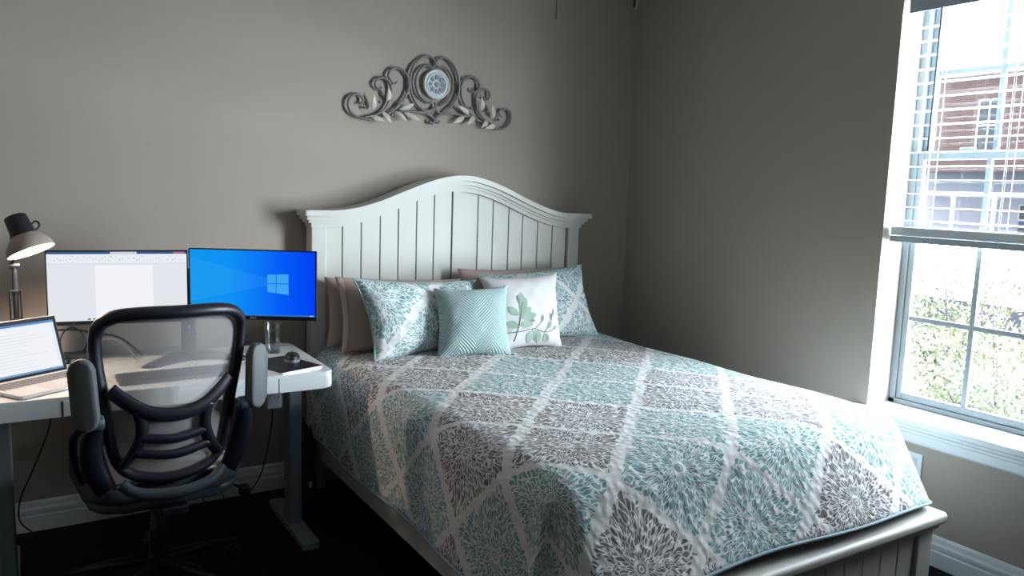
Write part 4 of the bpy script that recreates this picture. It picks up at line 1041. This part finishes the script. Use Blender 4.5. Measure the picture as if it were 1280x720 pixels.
for k in range(8):
    a = 2*PI*(k+.5)/8; m2 = mm @ Matrix.Rotation(a, 4, 'Z'); v = lathe(bm, [(0, .0095), (.004, .0095), (.004, .0135), (0, .0145)], 10, m2 @ Matrix.Translation((.041, 0, 0)) )
    v = lathe(bm, [(0, .0095), (.003, .0095), (.003, .013), (0, .014)], 10, m2 @ Matrix.Translation((.022, 0, 0)))
obj('bead_ring', bm, M_med, md, True)

# ------------------------------------------------------------------ ceiling fan: only its pull chains reach into the picture
FX, FY = -2.085, -2.315
fan = thing('ceiling_fan', 'ceiling fan whose two dark pull chains dangle at the top of the picture', 'ceiling fan', (FX, FY, H))
M_fan = mat('fan_bronze', (40, 38, 40), .4, .5, var=.08); M_blade = mat('fan_blade', (62, 50, 44), .5, var=.12, vscale=12)
bm = BM(); lathe(bm, [(0, 0), (.07, 0), (.065, -.03), (.03, -.05), (.014, -.055), (.014, -.12), (0, -.12)], 28); obj('canopy', bm, M_fan, fan, True)
bm = BM(); lathe(bm, [(0, -.11), (.05, -.115), (.11, -.14), (.125, -.18), (.11, -.23), (.07, -.255), (0, -.26)], 32); obj('motor_housing', bm, M_fan, fan, True)
for k in range(5):
    a = 2*PI*k/5+.3; m2 = Matrix.Rotation(a, 4, 'Z')
    bm = BM(); prism(bm, rrect(.19, .66, -.065, .065, .03), -.004, .004, 'z', .002); bmesh.ops.transform(bm, matrix=m2 @ Matrix.Translation((0, 0, -.20)) @ Matrix.Rotation(.2, 4, 'X'), verts=bm.verts[:]); bd = obj('blade', bm, M_blade, fan)
    bm = BM(); box(bm, .09, .24, -.02, .02, -.214, -.206, .002); bmesh.ops.transform(bm, matrix=m2, verts=bm.verts[:]); obj('blade_iron', bm, M_fan, bd)
M_opal = mat('opal_glass', (230, 228, 222), .4)
bm = BM(); lathe(bm, [(.05, -.25), (.10, -.275), (.115, -.32), (.09, -.37), (.04, -.395), (0, -.40)], 32); obj('light_bowl', bm, M_opal, fan, True)
for (x, y, z1, r_) in ((-2.153, -2.273, 1.811, .0016), (-2.016, -2.356, 1.839, .0034)):
    bm = BM(); tube(bm, smooth_path([(x-FX, y-FY, H-.235-H), (x-FX+.002, y-FY, -.5), (x-FX, y-FY, z1-H+.03)], 6), .0012, 6)
    pc = obj('pull_chain', bm, M_fan, fan, True)
    bm = BM(); lathe(bm, [(0, z1-H), (r_, z1-H+.002), (r_*1.1, z1-H+.012), (r_*.7, z1-H+.028), (0, z1-H+.034)], 10, Matrix.Translation((x-FX, y-FY, 0))); obj('chain_pull', bm, M_fan, pc, True)

# ------------------------------------------------------------------ wall outlet by the bed
ol = thing('wall_outlet', 'white wall outlet plate low on the right wall beside the bed corner', 'outlet', (0, -1.895, .32))
bm = BM(); box(bm, -.007, -.0005, -.037, .037, 0, .118, .003); obj('plate', bm, M_trim, ol)
bm = BM()
for z in (.035, .083): prism(bm, rrect(-.017, .017, z-.015, z+.015, .008), -.0085, -.006, 'x', .0008)
obj('socket', bm, mat('socket_white', (190, 194, 200), .4), ol)

# ------------------------------------------------------------------ light
w = bpy.data.worlds.new('daylight'); S.world = w; w.use_nodes = True
nt = w.node_tree; bgn = nt.nodes['Background']
# hazy bright sky and sunlit pale ground; lobe added to light the back wall, dimmed to keep the facade dark
tc = nt.nodes.new('ShaderNodeTexCoord'); sx = nt.nodes.new('ShaderNodeSeparateXYZ'); nt.links.new(tc.outputs['Generated'], sx.inputs[0])
def ramp(src, a, b, lo, hi):
    n = nt.nodes.new('ShaderNodeMapRange'); n.interpolation_type = 'SMOOTHSTEP'
    for i, v in ((0, src), (1, a), (2, b), (3, lo), (4, hi)):
        if isinstance(v, (int, float)): n.inputs[i].default_value = v
        else: nt.links.new(v, n.inputs[i])
    return n.outputs[0]
wall_lobe = math_n(nt, 'ADD', math_n(nt, 'MULTIPLY', sx.outputs[0], .25), math_n(nt, 'MULTIPLY', sx.outputs[1], -.97))
sky = ramp(wall_lobe, -.1, 1., 20., 78.); grd = ramp(wall_lobe, -.1, 1., 24., 92.)
half = ramp(sx.outputs[2], -.03, .02, grd, sky)
nt.links.new(ramp(sx.outputs[0], -.15, .15, 5.5, half), bgn.inputs[1])
bgn.inputs[0].default_value = (.85, .93, 1.0, 1)
for d in (0,):
    pl = bpy.data.lights.new('window_portal', 'AREA'); pl.shape = 'RECTANGLE'; pl.size = WZ1-WZ0; pl.size_y = JY-WY2
    pl.cycles.is_portal = True
    po = bpy.data.objects.new('window_portal', pl); COL.objects.link(po); po.location = (.24, (JY+WY2)/2+d, (WZ0+WZ1)/2); po.rotation_euler = (0, PI/2, 0)

S.view_settings.view_transform = 'Standard'; S.view_settings.look = 'None'; S.view_settings.gamma = 1; S.view_settings.use_curve_mapping = False
S.view_settings.exposure = 0.30
S.cycles.use_denoising = True
S.cycles.max_bounces = 10; S.cycles.diffuse_bounces = 6; S.cycles.transparent_max_bounces = 24; S.cycles.caustics_reflective = False; S.cycles.caustics_refractive = False
S.cycles.sample_clamp_indirect = 20.0
